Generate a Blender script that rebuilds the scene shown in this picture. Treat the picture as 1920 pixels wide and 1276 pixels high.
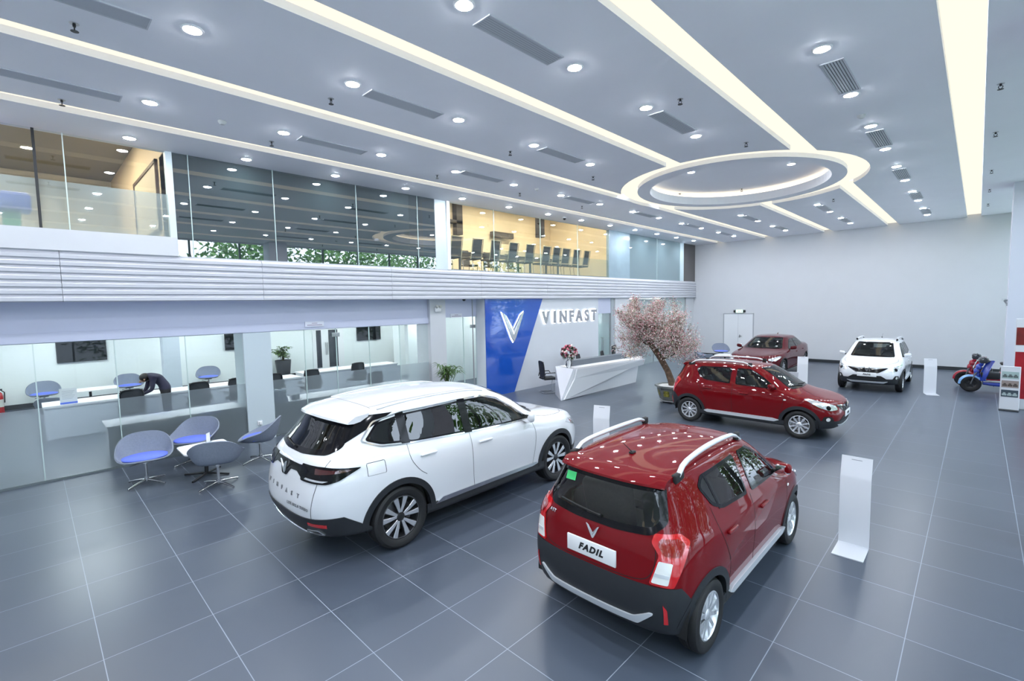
import bpy, bmesh, math, random
import numpy as np
from mathutils import Vector, Matrix, Quaternion
from mathutils.bvhtree import BVHTree
for _o in list(bpy.data.objects):
    bpy.data.objects.remove(_o)
SC = bpy.context.scene
# ------------------------------------------------------------------ camera (16.7 mm on a 36 mm frame)
_yaw, _pitch, _roll = -0.77633, -0.07454, -0.02023
_f = Vector((math.sin(_yaw) * math.cos(_pitch), math.cos(_yaw) * math.cos(_pitch), math.sin(_pitch)))
_r = Vector((math.cos(_yaw), -math.sin(_yaw), 0))
_u = _r.cross(_f)
_r2 = _r * math.cos(_roll) + _u * math.sin(_roll)
_u2 = _u * math.cos(_roll) - _r * math.sin(_roll)
_cd = bpy.data.cameras.new('camera')
_cd.lens = 889.79 / 1920 * 36
_cd.sensor_width = 36
_cd.clip_start = 0.05
_cd.clip_end = 300
CAM = bpy.data.objects.new('camera', _cd)
SC.collection.objects.link(CAM)
CAM.matrix_world = Matrix(((_r2.x, _u2.x, -_f.x, 5.00978), (_r2.y, _u2.y, -_f.y, -0.25146), (_r2.z, _u2.z, -_f.z, 2.83089), (0, 0, 0, 1)))
SC.camera = CAM
# ------------------------------------------------------------------ daylight and exposure
WORLD = bpy.data.worlds.new('overcast_sky')
SC.world = WORLD
WORLD.use_nodes = True
_bg = WORLD.node_tree.nodes['Background']
_tc = WORLD.node_tree.nodes.new('ShaderNodeTexCoord')
_sp = WORLD.node_tree.nodes.new('ShaderNodeSeparateXYZ')
_rp = WORLD.node_tree.nodes.new('ShaderNodeValToRGB')
_rp.color_ramp.elements[0].position = 0.0
_rp.color_ramp.elements[0].color = (0.74, 0.83, 1.0, 1)
_rp.color_ramp.elements[1].position = 0.7
_rp.color_ramp.elements[1].color = (0.70, 0.81, 1.0, 1)
WORLD.node_tree.links.new(_tc.outputs['Generated'], _sp.inputs[0])
WORLD.node_tree.links.new(_sp.outputs[2], _rp.inputs[0])
WORLD.node_tree.links.new(_rp.outputs[0], _bg.inputs[0])
_bg.inputs[1].default_value = 3.1
SC.view_settings.view_transform = 'Standard'
SC.view_settings.look = 'None'
SC.view_settings.exposure = 1.2
SC.view_settings.gamma = 1.0
SC.view_settings.use_curve_mapping = False
SC.cycles.max_bounces = 8
SC.cycles.diffuse_bounces = 6
SC.cycles.glossy_bounces = 4
SC.cycles.transmission_bounces = 6
SC.cycles.transparent_max_bounces = 16
SC.cycles.sample_clamp_indirect = 6.0
SC.cycles.caustics_reflective = False
SC.cycles.caustics_refractive = False
# ------------------------------------------------------------------ helpers
COL = bpy.context.scene.collection
V = Vector


def S(r, g, b):
    """8 bit display colour to scene linear"""
    return tuple((c / 255 / 12.92) if c / 255 <= 0.04045 else ((c / 255 + 0.055) / 1.055) ** 2.4 for c in (r, g, b))


MATS = {}


def M(name, col=(0.8, 0.8, 0.8), rough=0.5, metal=0.0, coat=0.0, spec=0.5, noise=None, emit=None, estr=0.0, bump=None, coat_ior=1.5):
    """Principled material with a little procedural variation"""
    if name in MATS:
        return MATS[name]
    m = bpy.data.materials.new(name)
    m.use_nodes = True
    nt = m.node_tree
    b = nt.nodes['Principled BSDF']
    b.inputs['Base Color'].default_value = (*col, 1)
    b.inputs['Roughness'].default_value = rough
    b.inputs['Metallic'].default_value = metal
    b.inputs['Coat Weight'].default_value = coat
    b.inputs['Coat Roughness'].default_value = 0.03
    b.inputs['Coat IOR'].default_value = coat_ior
    b.inputs['Specular IOR Level'].default_value = spec
    if emit:
        b.inputs['Emission Color'].default_value = (*emit, 1)
        b.inputs['Emission Strength'].default_value = estr
    if noise or bump:
        tc = nt.nodes.new('ShaderNodeTexCoord')
        n = nt.nodes.new('ShaderNodeTexNoise')
        n.inputs['Scale'].default_value = (noise or bump)[0]
        n.inputs['Detail'].default_value = 3
        nt.links.new(tc.outputs['Object'], n.inputs['Vector'])
    if noise:
        r = nt.nodes.new('ShaderNodeValToRGB')
        k = noise[1]
        r.color_ramp.elements[0].position = 0.3
        r.color_ramp.elements[1].position = 0.7
        r.color_ramp.elements[0].color = (*[c * (1 - k) for c in col], 1)
        r.color_ramp.elements[1].color = (*[min(1, c * (1 + k)) for c in col], 1)
        nt.links.new(n.outputs['Fac'], r.inputs['Fac'])
        nt.links.new(r.outputs['Color'], b.inputs['Base Color'])
    if bump:
        bp = nt.nodes.new('ShaderNodeBump')
        bp.inputs['Strength'].default_value = bump[1]
        bp.inputs['Distance'].default_value = 0.01
        nt.links.new(n.outputs['Fac'], bp.inputs['Height'])
        nt.links.new(bp.outputs['Normal'], b.inputs['Normal'])
    MATS[name] = m
    return m


def M_emit(name, col, strength):
    if name in MATS:
        return MATS[name]
    m = bpy.data.materials.new(name)
    m.use_nodes = True
    nt = m.node_tree
    nt.nodes.clear()
    o = nt.nodes.new('ShaderNodeOutputMaterial')
    e = nt.nodes.new('ShaderNodeEmission')
    e.inputs[0].default_value = (*col, 1)
    e.inputs[1].default_value = strength
    nt.links.new(e.outputs[0], o.inputs[0])
    MATS[name] = m
    return m


def M_glass(name, tint=(0.9, 0.95, 0.95), refl=0.04, rough=0.0, body=None, body_mix=0.0, blur=None, ior=1.5):
    """sheet glass: a see-through tint plus a mirror coat, with an optional diffuse film or frosting"""
    if name in MATS:
        return MATS[name]
    m = bpy.data.materials.new(name)
    m.use_nodes = True
    nt = m.node_tree
    nt.nodes.clear()
    N = nt.nodes.new
    L = nt.links.new
    o = N('ShaderNodeOutputMaterial')
    if blur is None:
        t = N('ShaderNodeBsdfTransparent')
    else:
        t = N('ShaderNodeBsdfRefraction')
        t.inputs['Roughness'].default_value = blur
        t.inputs['IOR'].default_value = 1.03
    t.inputs[0].default_value = (*tint, 1)
    cur = t.outputs[0]
    if body:
        d = N('ShaderNodeBsdfDiffuse')
        d.inputs[0].default_value = (*body, 1)
        mx = N('ShaderNodeMixShader')
        mx.inputs[0].default_value = body_mix
        L(cur, mx.inputs[1])
        L(d.outputs[0], mx.inputs[2])
        cur = mx.outputs[0]
    g = N('ShaderNodeBsdfGlossy')
    g.inputs['Roughness'].default_value = rough
    lw = N('ShaderNodeLayerWeight')
    lw.inputs['Blend'].default_value = 0.5
    pw = N('ShaderNodeMath')
    pw.operation = 'POWER'
    pw.inputs[1].default_value = 4.0
    L(lw.outputs['Facing'], pw.inputs[0])
    ad = N('ShaderNodeMath')
    ad.operation = 'MULTIPLY_ADD'
    ad.use_clamp = True
    ad.inputs[1].default_value = 0.75
    ad.inputs[2].default_value = refl + 0.045
    L(pw.outputs[0], ad.inputs[0])
    mx = N('ShaderNodeMixShader')
    L(ad.outputs[0], mx.inputs[0])
    L(cur, mx.inputs[1])
    L(g.outputs[0], mx.inputs[2])
    L(mx.outputs[0], o.inputs[0])
    MATS[name] = m
    return m


class MB:
    """collects shapes and links them as ONE mesh object"""

    def __init__(s):
        s.v = []
        s.f = []
        s.m = []
        s.mi = 0

    def add(s, vs, fs):
        o = len(s.v)
        s.v += [tuple(p) for p in vs]
        s.f += [[i + o for i in f] for f in fs]
        s.m += [s.mi] * len(fs)
        return s

    def box(s, x0, x1, y0, y1, z0, z1):
        return s.add([(x, y, z) for x in (x0, x1) for y in (y0, y1) for z in (z0, z1)],
                     [(0, 1, 3, 2), (4, 6, 7, 5), (0, 4, 5, 1), (2, 3, 7, 6), (0, 2, 6, 4), (1, 5, 7, 3)])

    def bm(s, bm, mat=None):
        bm.verts.index_update()
        vs = [(mat @ v.co if mat else v.co) for v in bm.verts]
        s.add(vs, [[v.index for v in f.verts] for f in bm.faces])
        bm.free()
        return s

    def rbox(s, x0, x1, y0, y1, z0, z1, r=0.02, seg=2, mat=None):
        bm = bmesh.new()
        bmesh.ops.create_cube(bm, size=1)
        for v in bm.verts:
            v.co = V((x0 + (v.co.x + .5) * (x1 - x0), y0 + (v.co.y + .5) * (y1 - y0), z0 + (v.co.z + .5) * (z1 - z0)))
        bmesh.ops.bevel(bm, geom=bm.edges[:], offset=r, segments=seg, affect='EDGES', profile=0.5)
        return s.bm(bm, mat)

    def tube(s, path, r, n=8, caps=True, closed=False):
        path = [V(p) for p in path]
        rs = r if isinstance(r, (list, tuple)) else [r] * len(path)
        k = len(path)
        vs, fs = [], []
        up = None
        for i, p in enumerate(path):
            if closed:
                t = path[(i + 1) % k] - path[i - 1]
            else:
                t = path[min(i + 1, k - 1)] - path[max(i - 1, 0)]
            t = t.normalized() if t.length > 1e-9 else V((0, 0, 1))
            if up is None:
                up = V((0, 0, 1)) if abs(t.z) < 0.9 else V((1, 0, 0))
            a = (up - t * up.dot(t))
            a = a.normalized() if a.length > 1e-6 else t.orthogonal().normalized()
            b = t.cross(a)
            up = a
            for j in range(n):
                w = 2 * math.pi * j / n
                vs.append(p + (a * math.cos(w) + b * math.sin(w)) * rs[i])
        for i in range(k if closed else k - 1):
            for j in range(n):
                i2 = (i + 1) % k
                fs.append((i * n + j, i * n + (j + 1) % n, i2 * n + (j + 1) % n, i2 * n + j))
        if caps and not closed:
            fs.append(list(range(n))[::-1])
            fs.append([(k - 1) * n + j for j in range(n)])
        return s.add(vs, fs)

    def cyl(s, p0, p1, r0, r1=None, n=16):
        return s.tube([p0, p1], [r0, r0 if r1 is None else r1], n)

    def lathe(s, prof, n=24, c=(0, 0, 0), axis='z', a0=0.0, a1=None):
        vs, fs = [], []
        full = a1 is None
        cnt = n if full else n + 1
        a1 = 2 * math.pi if full else a1
        for r, h in prof:
            for j in range(cnt):
                w = a0 + (a1 - a0) * j / n
                x, y = r * math.cos(w), r * math.sin(w)
                p = {'z': (x, y, h), 'y': (x, h, y), 'x': (h, x, y)}[axis]
                vs.append((p[0] + c[0], p[1] + c[1], p[2] + c[2]))
        for i in range(len(prof) - 1):
            for j in range(n):
                j2 = (j + 1) % cnt
                fs.append((i * cnt + j, i * cnt + j2, (i + 1) * cnt + j2, (i + 1) * cnt + j))
        return s.add(vs, fs)

    def prism(s, poly, z0, z1, f=None):
        """poly in (a,b) swept between z0 and z1; f maps (a,b,h) to a point"""
        f = f or (lambda a, b, h: (a, b, h))
        n = len(poly)
        vs = [f(a, b, z0) for a, b in poly] + [f(a, b, z1) for a, b in poly]
        fs = [list(range(n))[::-1], list(range(n, 2 * n))] + [(i, (i + 1) % n, n + (i + 1) % n, n + i) for i in range(n)]
        return s.add(vs, fs)

    def grid(s, fn, nu, nv):
        vs = [fn(i / nu, j / nv) for i in range(nu + 1) for j in range(nv + 1)]
        w = nv + 1
        return s.add(vs, [(i * w + j, (i + 1) * w + j, (i + 1) * w + j + 1, i * w + j + 1) for i in range(nu) for j in range(nv)])

    def ball(s, c, rx, ry=None, rz=None, n=12, m=8):
        ry = rx if ry is None else ry
        rz = rx if rz is None else rz
        prof = [(math.sin(math.pi * i / m), -math.cos(math.pi * i / m)) for i in range(m + 1)]
        o = len(s.v)
        s.lathe([(max(r, 1e-4), h) for r, h in prof], n)
        for i in range(o, len(s.v)):
            x, y, z = s.v[i]
            s.v[i] = (c[0] + x * rx, c[1] + y * ry, c[2] + z * rz)
        return s

    def xf(s, mat):
        s.v = [tuple(mat @ V(p)) for p in s.v]
        return s

    def build(s, name, mat, parent=None, smooth=None, fix=True):
        me = bpy.data.meshes.new(name)
        me.from_pydata(s.v, [], s.f)
        for mm in (mat if isinstance(mat, (list, tuple)) else [mat]):
            me.materials.append(mm)
        if any(s.m):
            me.polygons.foreach_set('material_index', s.m)
        if fix:
            bm = bmesh.new()
            bm.from_mesh(me)
            bmesh.ops.recalc_face_normals(bm, faces=bm.faces[:])
            bm.to_mesh(me)
            bm.free()
        if smooth:
            me.polygons.foreach_set('use_smooth', [True] * len(me.polygons))
            if smooth < 180:
                me.set_sharp_from_angle(angle=math.radians(smooth))
        me.update()
        o = bpy.data.objects.new(name, me)
        COL.objects.link(o)
        if parent is not None:
            o.parent = parent
        return o


def thing(name, label, cat, loc=(0, 0, 0), rz=0.0, group=None):
    o = bpy.data.objects.new(name, None)
    o.empty_display_size = 0.1
    COL.objects.link(o)
    o.location = loc
    o.rotation_euler = (0, 0, math.radians(rz))
    return tag(o, label, cat, group)


def tag(o, label, cat, group=None, kind=None):
    o['label'] = label
    o['category'] = cat
    if group:
        o['group'] = group
    if kind:
        o['kind'] = kind
    return o


def struct(o):
    o['kind'] = 'structure'
    return o


def dup(root, loc=None, rz=None, label=None, group=None):
    """copy of a thing with copies of its parts and sub-parts"""
    def rec(o, par):
        c = o.copy()
        COL.objects.link(c)
        if par is not None:
            c.parent = par
        for ch in list(o.children):
            rec(ch, c)
        return c
    r = rec(root, None)
    if loc is not None:
        r.location = loc
    if rz is not None:
        r.rotation_euler = (0, 0, math.radians(rz))
    if label:
        r['label'] = label
    if group:
        r['group'] = group
    return r


def text_mesh(txt, size, depth=0.0, spacing=1.0, bold=0.0, shear=0.0):
    """lettering as an MB in the xy plane, centred"""
    cu = bpy.data.curves.new('lettering', 'FONT')
    cu.body = txt
    cu.size = size
    cu.extrude = depth
    cu.space_character = spacing
    cu.offset = bold
    cu.shear = shear
    cu.align_x = 'CENTER'
    cu.align_y = 'CENTER'
    cu.resolution_u = 3
    o = bpy.data.objects.new('lettering', cu)
    COL.objects.link(o)
    dg = bpy.context.evaluated_depsgraph_get()
    me = bpy.data.meshes.new_from_object(o.evaluated_get(dg))
    mb = MB()
    mb.add([v.co[:] for v in me.vertices], [list(p.vertices) for p in me.polygons])
    bpy.data.objects.remove(o)
    bpy.data.curves.remove(cu)
    bpy.data.meshes.remove(me)
    return mb


def frame(origin, u, v):
    """matrix whose x axis is u and y axis is v"""
    u = V(u).normalized()
    v = V(v).normalized()
    w = u.cross(v)
    return Matrix(((u.x, v.x, w.x, origin[0]), (u.y, v.y, w.y, origin[1]), (u.z, v.z, w.z, origin[2]), (0, 0, 0, 1)))
# ------------------------------------------------------------------ cars
def cr_axis(P, sub, g0, g1, smooth=False):
    """Catmull-Rom along axis 0 with ghost rows g0 / g1"""
    Q = np.concatenate([g0[None], P, g1[None]])
    if smooth:
        # cubic B-spline whose control points are pushed out so that the surface keeps to the net
        for _ in range(2):
            cur = (Q[:-2] + 4 * Q[1:-1] + Q[2:]) / 6
            Q = Q.copy()
            Q[1:-1] += (P - cur) * .55
        out = []
        for i in range(len(P) - 1):
            p0, p1, p2, p3 = Q[i], Q[i + 1], Q[i + 2], Q[i + 3]
            for k in range(sub):
                t = k / sub
                out.append(((1 - t) ** 3 * p0 + (3 * t ** 3 - 6 * t * t + 4) * p1 + (-3 * t ** 3 + 3 * t * t + 3 * t + 1) * p2 + t ** 3 * p3) / 6)
        out.append((Q[-3] + 4 * Q[-2] + Q[-1]) / 6)
        return np.array(out)
    out = []
    for i in range(len(P) - 1):
        p0, p1, p2, p3 = Q[i], Q[i + 1], Q[i + 2], Q[i + 3]
        for k in range(sub):
            t = k / sub
            out.append(0.5 * (2 * p1 + (p2 - p0) * t + (2 * p0 - 5 * p1 + 4 * p2 - p3) * t * t + (3 * p1 - p0 - 3 * p2 + p3) * t ** 3))
    out.append(P[-1])
    return np.array(out)


MIR = np.array([1, -1, 1.0])


def shell(net, sr=5, sc=6):
    """smooth closed body from a half control net (rings x columns)"""
    P = np.array(net, float)
    b = P[0].copy()
    b[:, 1] = 0
    P = np.concatenate([b[None], P])
    A = cr_axis(P, sr, 2 * P[0] - P[1], P[-2] * MIR, True)
    B = A.transpose(1, 0, 2)
    B = cr_axis(B, sc, B[1] * MIR, B[-2] * MIR, True)
    B[..., 1] = np.maximum(B[..., 1], 0)
    B[0, :, 1] = 0
    B[-1, :, 1] = 0
    B[:, 0, 1] = 0
    B[:, -1, 1] = 0
    nc, nr = B.shape[:2]
    bm = bmesh.new()
    for sgn in (1, -1):
        vv = [[bm.verts.new((p[0], p[1] * sgn, p[2])) for p in row] for row in B]
        for i in range(nc - 1):
            for j in range(nr - 1):
                q = (vv[i][j], vv[i + 1][j], vv[i + 1][j + 1], vv[i][j + 1])
                bm.faces.new(q if sgn > 0 else q[::-1])
    bmesh.ops.remove_doubles(bm, verts=bm.verts[:], dist=2e-4)
    bmesh.ops.dissolve_degenerate(bm, dist=1e-5, edges=bm.edges[:])
    bmesh.ops.recalc_face_normals(bm, faces=bm.faces[:])
    bm.normal_update()
    return bm


def inside(pt, poly):
    x, y = pt
    c = False
    n = len(poly)
    for i in range(n):
        x1, y1 = poly[i]
        x2, y2 = poly[i - 1]
        if (y1 > y) != (y2 > y) and x < (x2 - x1) * (y - y1) / (y2 - y1) + x1:
            c = not c
    return c


def shrink(poly, d):
    """move every edge of a polygon inward by d"""
    n = len(poly)
    ar = sum(poly[i][0] * poly[(i + 1) % n][1] - poly[(i + 1) % n][0] * poly[i][1] for i in range(n))
    s = 1 if ar > 0 else -1
    out = []
    for i in range(n):
        p, q, r = (V((*poly[i - 1], 0)), V((*poly[i], 0)), V((*poly[(i + 1) % n], 0)))
        a = (q - p).normalized()
        b = (r - q).normalized()
        na, nb = V((-a.y, a.x, 0)) * s, V((-b.y, b.x, 0)) * s
        m = na + nb
        k = d / max(0.3, (1 + na.dot(nb)))
        out.append((q.x + m.x * k, q.y + m.y * k))
    return out


def rounded(poly, r, k=4):
    out = []
    n = len(poly)
    for i in range(n):
        p, q, s = V(poly[i - 1]), V(poly[i]), V(poly[(i + 1) % n])
        a, b = p - q, s - q
        rr = min(r, a.length * 0.45, b.length * 0.45)
        a = q + a.normalized() * rr
        b = q + b.normalized() * rr
        for j in range(k + 1):
            t = j / k
            out.append(tuple(a * (1 - t) ** 2 + q * 2 * t * (1 - t) + b * t * t))
    return out


class Skin:
    """ray target for laying panels on a car body"""

    def __init__(s, bm):
        s.t = BVHTree.FromBMesh(bm)

    def at(s, o, d):
        o, d = V(o), V(d)
        h, n, _, _ = s.t.ray_cast(o - d * 3, d)
        if h is None:
            h, n, _, _ = s.t.find_nearest(o)
        if n.dot(d) > 0:
            n = -n
        return h, n


def view(kind, ax=None):
    """returns (to3d, ray direction) for the +y half of a car; ax is a custom (origin, tangent, outward)"""
    if kind == 'side':
        return (lambda a, b: (a, 0, b)), (0, -1, 0)
    if kind == 'rear':
        return (lambda a, b: (0, a, b)), (1, 0, 0)
    if kind == 'front':
        return (lambda a, b: (0, a, b)), (-1, 0, 0)
    if kind == 'top':
        return (lambda a, b: (a, b, 0)), (0, 0, -1)
    o, t, n = [V(q) for q in ax]
    t.normalize()
    n.normalize()
    return (lambda a, b: tuple(V((o.x, o.y, 0)) + t * a + V((0, 0, b)))), tuple(-n)


def panel(mb, skin, vw, poly, off=0.004, res=0.05, rim=0.006, hole=None, mirror=None):
    """lay a polygon on the skin; mirror: None = as is, 1 = +y only, -1 = the mirrored one"""
    to3d, d = vw
    bm = bmesh.new()

    def loop(pl):
        pts = []
        n = len(pl)
        for i in range(n):
            a, b = V(pl[i]), V(pl[(i + 1) % n])
            k = max(1, int((b - a).length / res))
            pts += [a.lerp(b, j / k) for j in range(k)]
        vs = [bm.verts.new((p[0], p[1], 0)) for p in pts]
        for i in range(len(vs)):
            bm.edges.new((vs[i], vs[(i + 1) % len(vs)]))
    loop(poly)
    if hole:
        loop(hole)
    bmesh.ops.triangle_fill(bm, edges=bm.edges[:], use_beauty=True)
    if hole:
        cut = [f for f in bm.faces if inside(f.calc_center_median()[:2], hole)]
        bmesh.ops.delete(bm, geom=cut, context='FACES')
    xs = [p[0] for p in poly]
    ys = [p[1] for p in poly]
    for ax, lo, hi in ((0, min(xs), max(xs)), (1, min(ys), max(ys))):
        k = int((hi - lo) / res)
        for i in range(1, k + 1):
            q = lo + (hi - lo) * i / (k + 1)
            bmesh.ops.bisect_plane(bm, geom=bm.verts[:] + bm.edges[:] + bm.faces[:],
                                   plane_co=(q, 0, 0) if ax == 0 else (0, q, 0), plane_no=(1, 0, 0) if ax == 0 else (0, 1, 0))
    nr = {}
    for v in bm.verts:
        h, n = skin.at(to3d(v.co.x, v.co.y), d)
        nr[v] = n
        v.co = h + n * off
    if rim:
        be = [e for e in bm.edges if e.is_boundary]
        ex = bmesh.ops.extrude_edge_only(bm, edges=be)
        pair = {}
        for e in be:
            for v in e.verts:
                pair[v.co.to_tuple(6)] = nr[v]
        for v in [g for g in ex['geom'] if isinstance(g, bmesh.types.BMVert)]:
            v.co = v.co - pair.get(v.co.to_tuple(6), V((0, 0, 0))) * (off + rim)
    if mirror == -1:
        for v in bm.verts:
            v.co.y = -v.co.y
    bm.normal_update()
    # face outwards
    f0 = max(bm.faces, key=lambda f: f.calc_area())
    want = V(d) if mirror != -1 else V((d[0], -d[1], d[2]))
    if f0.normal.dot(want) > 0:
        bmesh.ops.reverse_faces(bm, faces=bm.faces[:])
    mb.bm(bm)
    return mb


def region(bm0, planes, off=0.006, rim=0.008):
    """piece of the body inside all half-spaces (point, outward normal), pushed out along its normals"""
    bm = bm0.copy()
    for co, no in planes:
        bmesh.ops.bisect_plane(bm, geom=bm.verts[:] + bm.edges[:] + bm.faces[:], plane_co=co, plane_no=no, clear_outer=True)
    bm.normal_update()
    nn = {v: v.normal.copy() for v in bm.verts}
    be = [e for e in bm.edges if e.is_boundary]
    key = {}
    for v in bm.verts:
        v.co = v.co + nn[v] * off
        key[v.co.to_tuple(6)] = nn[v]
    ex = bmesh.ops.extrude_edge_only(bm, edges=be)
    for v in [g for g in ex['geom'] if isinstance(g, bmesh.types.BMVert)]:
        v.co = v.co - key.get(v.co.to_tuple(6), V((0, 0, 0))) * (off + rim)
    return MB().bm(bm)


def ribbon(pts, w):
    """polyline to a thin closed polygon"""
    L, R = [], []
    for i, p in enumerate(pts):
        a = V(pts[max(i - 1, 0)])
        b = V(pts[min(i + 1, len(pts) - 1)])
        t = (b - a).normalized()
        n = V((-t.y, t.x)) * w / 2
        L.append((p[0] + n.x, p[1] + n.y))
        R.append((p[0] - n.x, p[1] - n.y))
    return L + R[::-1]


def smooth_line(pts, k=6):
    P = np.array(pts, float)
    return [tuple(q) for q in cr_axis(P, k, 2 * P[0] - P[1], 2 * P[-1] - P[-2])]


def arc(cx, cz, r, a0, a1, n=28):
    return [(cx + r * math.cos(math.radians(a0 + (a1 - a0) * i / n)), cz + r * math.sin(math.radians(a0 + (a1 - a0) * i / n))) for i in range(n + 1)]


def emblem(w, h, t=0.006):
    """winged V badge in the xy plane, centred"""
    mb = MB()
    for s in (-1, 1):
        o = [(0, -h / 2), (s * w * 0.10, -h * 0.36), (s * w / 2, h / 2), (s * w * 0.36, h * 0.42), (s * w * 0.02, -h * 0.20), (0, -h * 0.26)]
        i = [(0, -h * 0.19), (s * w * 0.03, -h * 0.13), (s * w * 0.33, h * 0.40), (s * w * 0.27, h * 0.30), (0, -h * 0.08)]
        mb.prism(o, 0, t)
        mb.prism(i, 0, t * 1.5)
    return mb


def make_wheel(root, x, y, R, rr, w, style, mats):
    """tyre with rim and brake disc as sub-parts; axle along y, outside towards sign(y)"""
    s = 1 if y > 0 else -1
    mb = MB()
    h = w / 2
    mb.lathe([(rr - 0.004, -h * .8), (rr + 0.03, -h * .98), (R - 0.04, -h * 1.0), (R - 0.012, -h * .86), (R, -h * .6), (R, -h * .22), (R - .007, -h * .2), (R - .007, -h * .12), (R, -h * .1), (R, h * .1), (R - .007, h * .12), (R - .007, h * .2), (R, h * .22), (R, h * .6), (R - 0.012, h * .86), (R - 0.04, h * 1.0), (rr + 0.03, h * .98), (rr - 0.004, h * .8)], 48, axis='y')
    wh = mb.build('wheel', mats['tyre'], root, smooth=35)
    wh.location = (x, y, R)
    rim = MB()
    yo = s * h * 0.72
    # barrel and lip
    rim.lathe([(rr, s * h * .8), (rr - .012, s * h * .84), (rr - .02, s * h * .7), (rr - .035, s * h * .1), (rr - .04, -s * h * .8)], 48, axis='y')
    if style == 'twin':
        n = 10
        for k in range(n):
            # five pairs of slim spokes
            a = 2 * math.pi * (k // 2) / 5 + (0.21 if k % 2 else -0.21)
            a2 = 2 * math.pi * (k // 2) / 5 + (0.30 if k % 2 else -0.30)
            spoke(rim, a, a2, 0.03, rr - .012, 0.030, 0.036, yo, s, 0.022)
        rim.lathe([(0.001, yo + s * .004), (.032, yo + s * .002), (.055, yo - s * .012), (.055, yo - s * .04)], 24, axis='y')
        rim.build('rim', mats['rim'], wh, smooth=40)
    else:
        for k in range(5):
            c = 2 * math.pi * k / 5 + 0.3
            for q in (-1, 1):
                spoke(rim, c + q * 0.16, c + q * 0.27, 0.05, rr - .014, 0.034, 0.070, yo, s, 0.030)
        rim.lathe([(0.001, yo), (.035, yo), (.06, yo - s * .01), (.06, yo - s * .05)], 24, axis='y')
        rim.build('rim', mats['rim_dark'], wh, smooth=40)
        fc = MB()
        for k in range(5):
            c = 2 * math.pi * k / 5 + 0.3
            for q in (-1, 1):
                spoke(fc, c + q * 0.17, c + q * 0.28, 0.05, rr - .014, 0.024, 0.056, yo + s * .004, s, 0.006)
        fc.lathe([(rr - .002, yo + s * .010), (rr - .016, yo + s * .010)], 48, axis='y')
        fc.build('rim_face', mats['rim'], wh, smooth=40)
    MB().lathe([(0.001, 0), (rr * .72, 0), (rr * .72, s * .012), (0.001, s * .012)], 32, axis='y').build('brake_disc', mats['steel'], wh, smooth=40)
    return wh


def spoke(mb, a0, a1, r0, r1, w0, w1, yo, s, th):
    """tapered bar from hub (r0 at angle a0) to the lip (r1 at angle a1)"""
    p = V((math.cos(a0) * r0, 0, math.sin(a0) * r0))
    q = V((math.cos(a1) * r1, 0, math.sin(a1) * r1))
    t = (q - p).normalized()
    n = V((-t.z, 0, t.x))
    vs = []
    for c, w, dy in ((p, w0, -0.012), (p.lerp(q, .5), (w0 + w1) / 2, 0.0), (q, w1, 0.002)):
        for e in (-1, 1):
            vs.append(c + n * e * w / 2 + V((0, yo + s * dy, 0)))
        for e in (-1, 1):
            vs.append(c + n * e * w / 2 * 1.25 + V((0, yo + s * (dy - th), 0)))
    fs = []
    for i in (0, 4):
        fs += [(i, i + 1, i + 5, i + 4), (i + 2, i, i + 4, i + 6), (i + 1, i + 3, i + 7, i + 5), (i + 3, i + 2, i + 6, i + 7)]
    fs += [(0, 2, 3, 1), (8, 9, 11, 10)]
    mb.add(vs, fs)


def car_mats(paint):
    return dict(
        paint=paint,
        tyre=M('tyre_rubber', (0.010, 0.010, 0.011), 0.6, bump=(180, .2)),
        rim=M('rim_silver', (0.74, 0.75, 0.78), 0.25, 0.7),
        rim_dark=M('rim_black', (0.02, 0.02, 0.022), 0.3),
        steel=M('brake_steel', (0.35, 0.35, 0.36), 0.35, 0.9),
        clad=M('cladding_plastic', (0.016, 0.018, 0.022), 0.5, bump=(400, .1)),
        black=M('gloss_black', (0.006, 0.006, 0.008), 0.10, spec=.22),
        dark=M('matt_black', (0.008, 0.008, 0.009), 0.7),
        glass=M_glass('car_glass', (0.50, 0.55, 0.53), 0.03, 0.0),
        privacy=M_glass('privacy_glass', (0.02, 0.022, 0.025), 0.05, 0.0),
        chrome=M('chrome', (0.82, 0.83, 0.85), 0.08, 1.0),
        silver=M('silver_trim', (0.66, 0.68, 0.71), 0.30, 0.35),
        red=M('lamp_red', (0.55, 0.008, 0.012), 0.08, coat=1.0),
        smoke=M('lamp_smoked', (0.05, 0.002, 0.003), 0.08, coat=1.0),
        wine=M('lamp_dark_red', (0.26, 0.004, 0.006), 0.08, coat=1.0),
        white=M('lamp_clear', (0.8, 0.8, 0.78), 0.06, coat=1.0),
        lens=M('lamp_reflector', (0.75, 0.77, 0.8), 0.12, 0.7, coat=1.0),
        plate=M('plate_white', (0.85, 0.85, 0.86), 0.35),
        ink=M('plate_ink', (0.015, 0.015, 0.018), 0.5),
        seat=M('seat_leather', (0.10, 0.085, 0.07), 0.55, noise=(30, .1)),
        cabin=M('cabin_trim', (0.05, 0.047, 0.045), 0.7),
        seam=M('panel_gap', (0.004, 0.004, 0.004), 0.8),
    )


def seat_shape(mb, x, y, z, w=0.48, rows=1):
    """cushion, backrest and headrest"""
    mb.rbox(x - .05, x + .47, y - w / 2, y + w / 2, z, z + .16, .05)
    m = Matrix.Translation((x, y, z + .1)) @ Matrix.Rotation(math.radians(-14), 4, 'Y')
    mb.rbox(-.07, .07, -w / 2 + .01, w / 2 - .01, 0, .52, .05, mat=m)
    mb.rbox(-.05, .05, -.13, .13, .54, .72, .04, mat=m)


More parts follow.
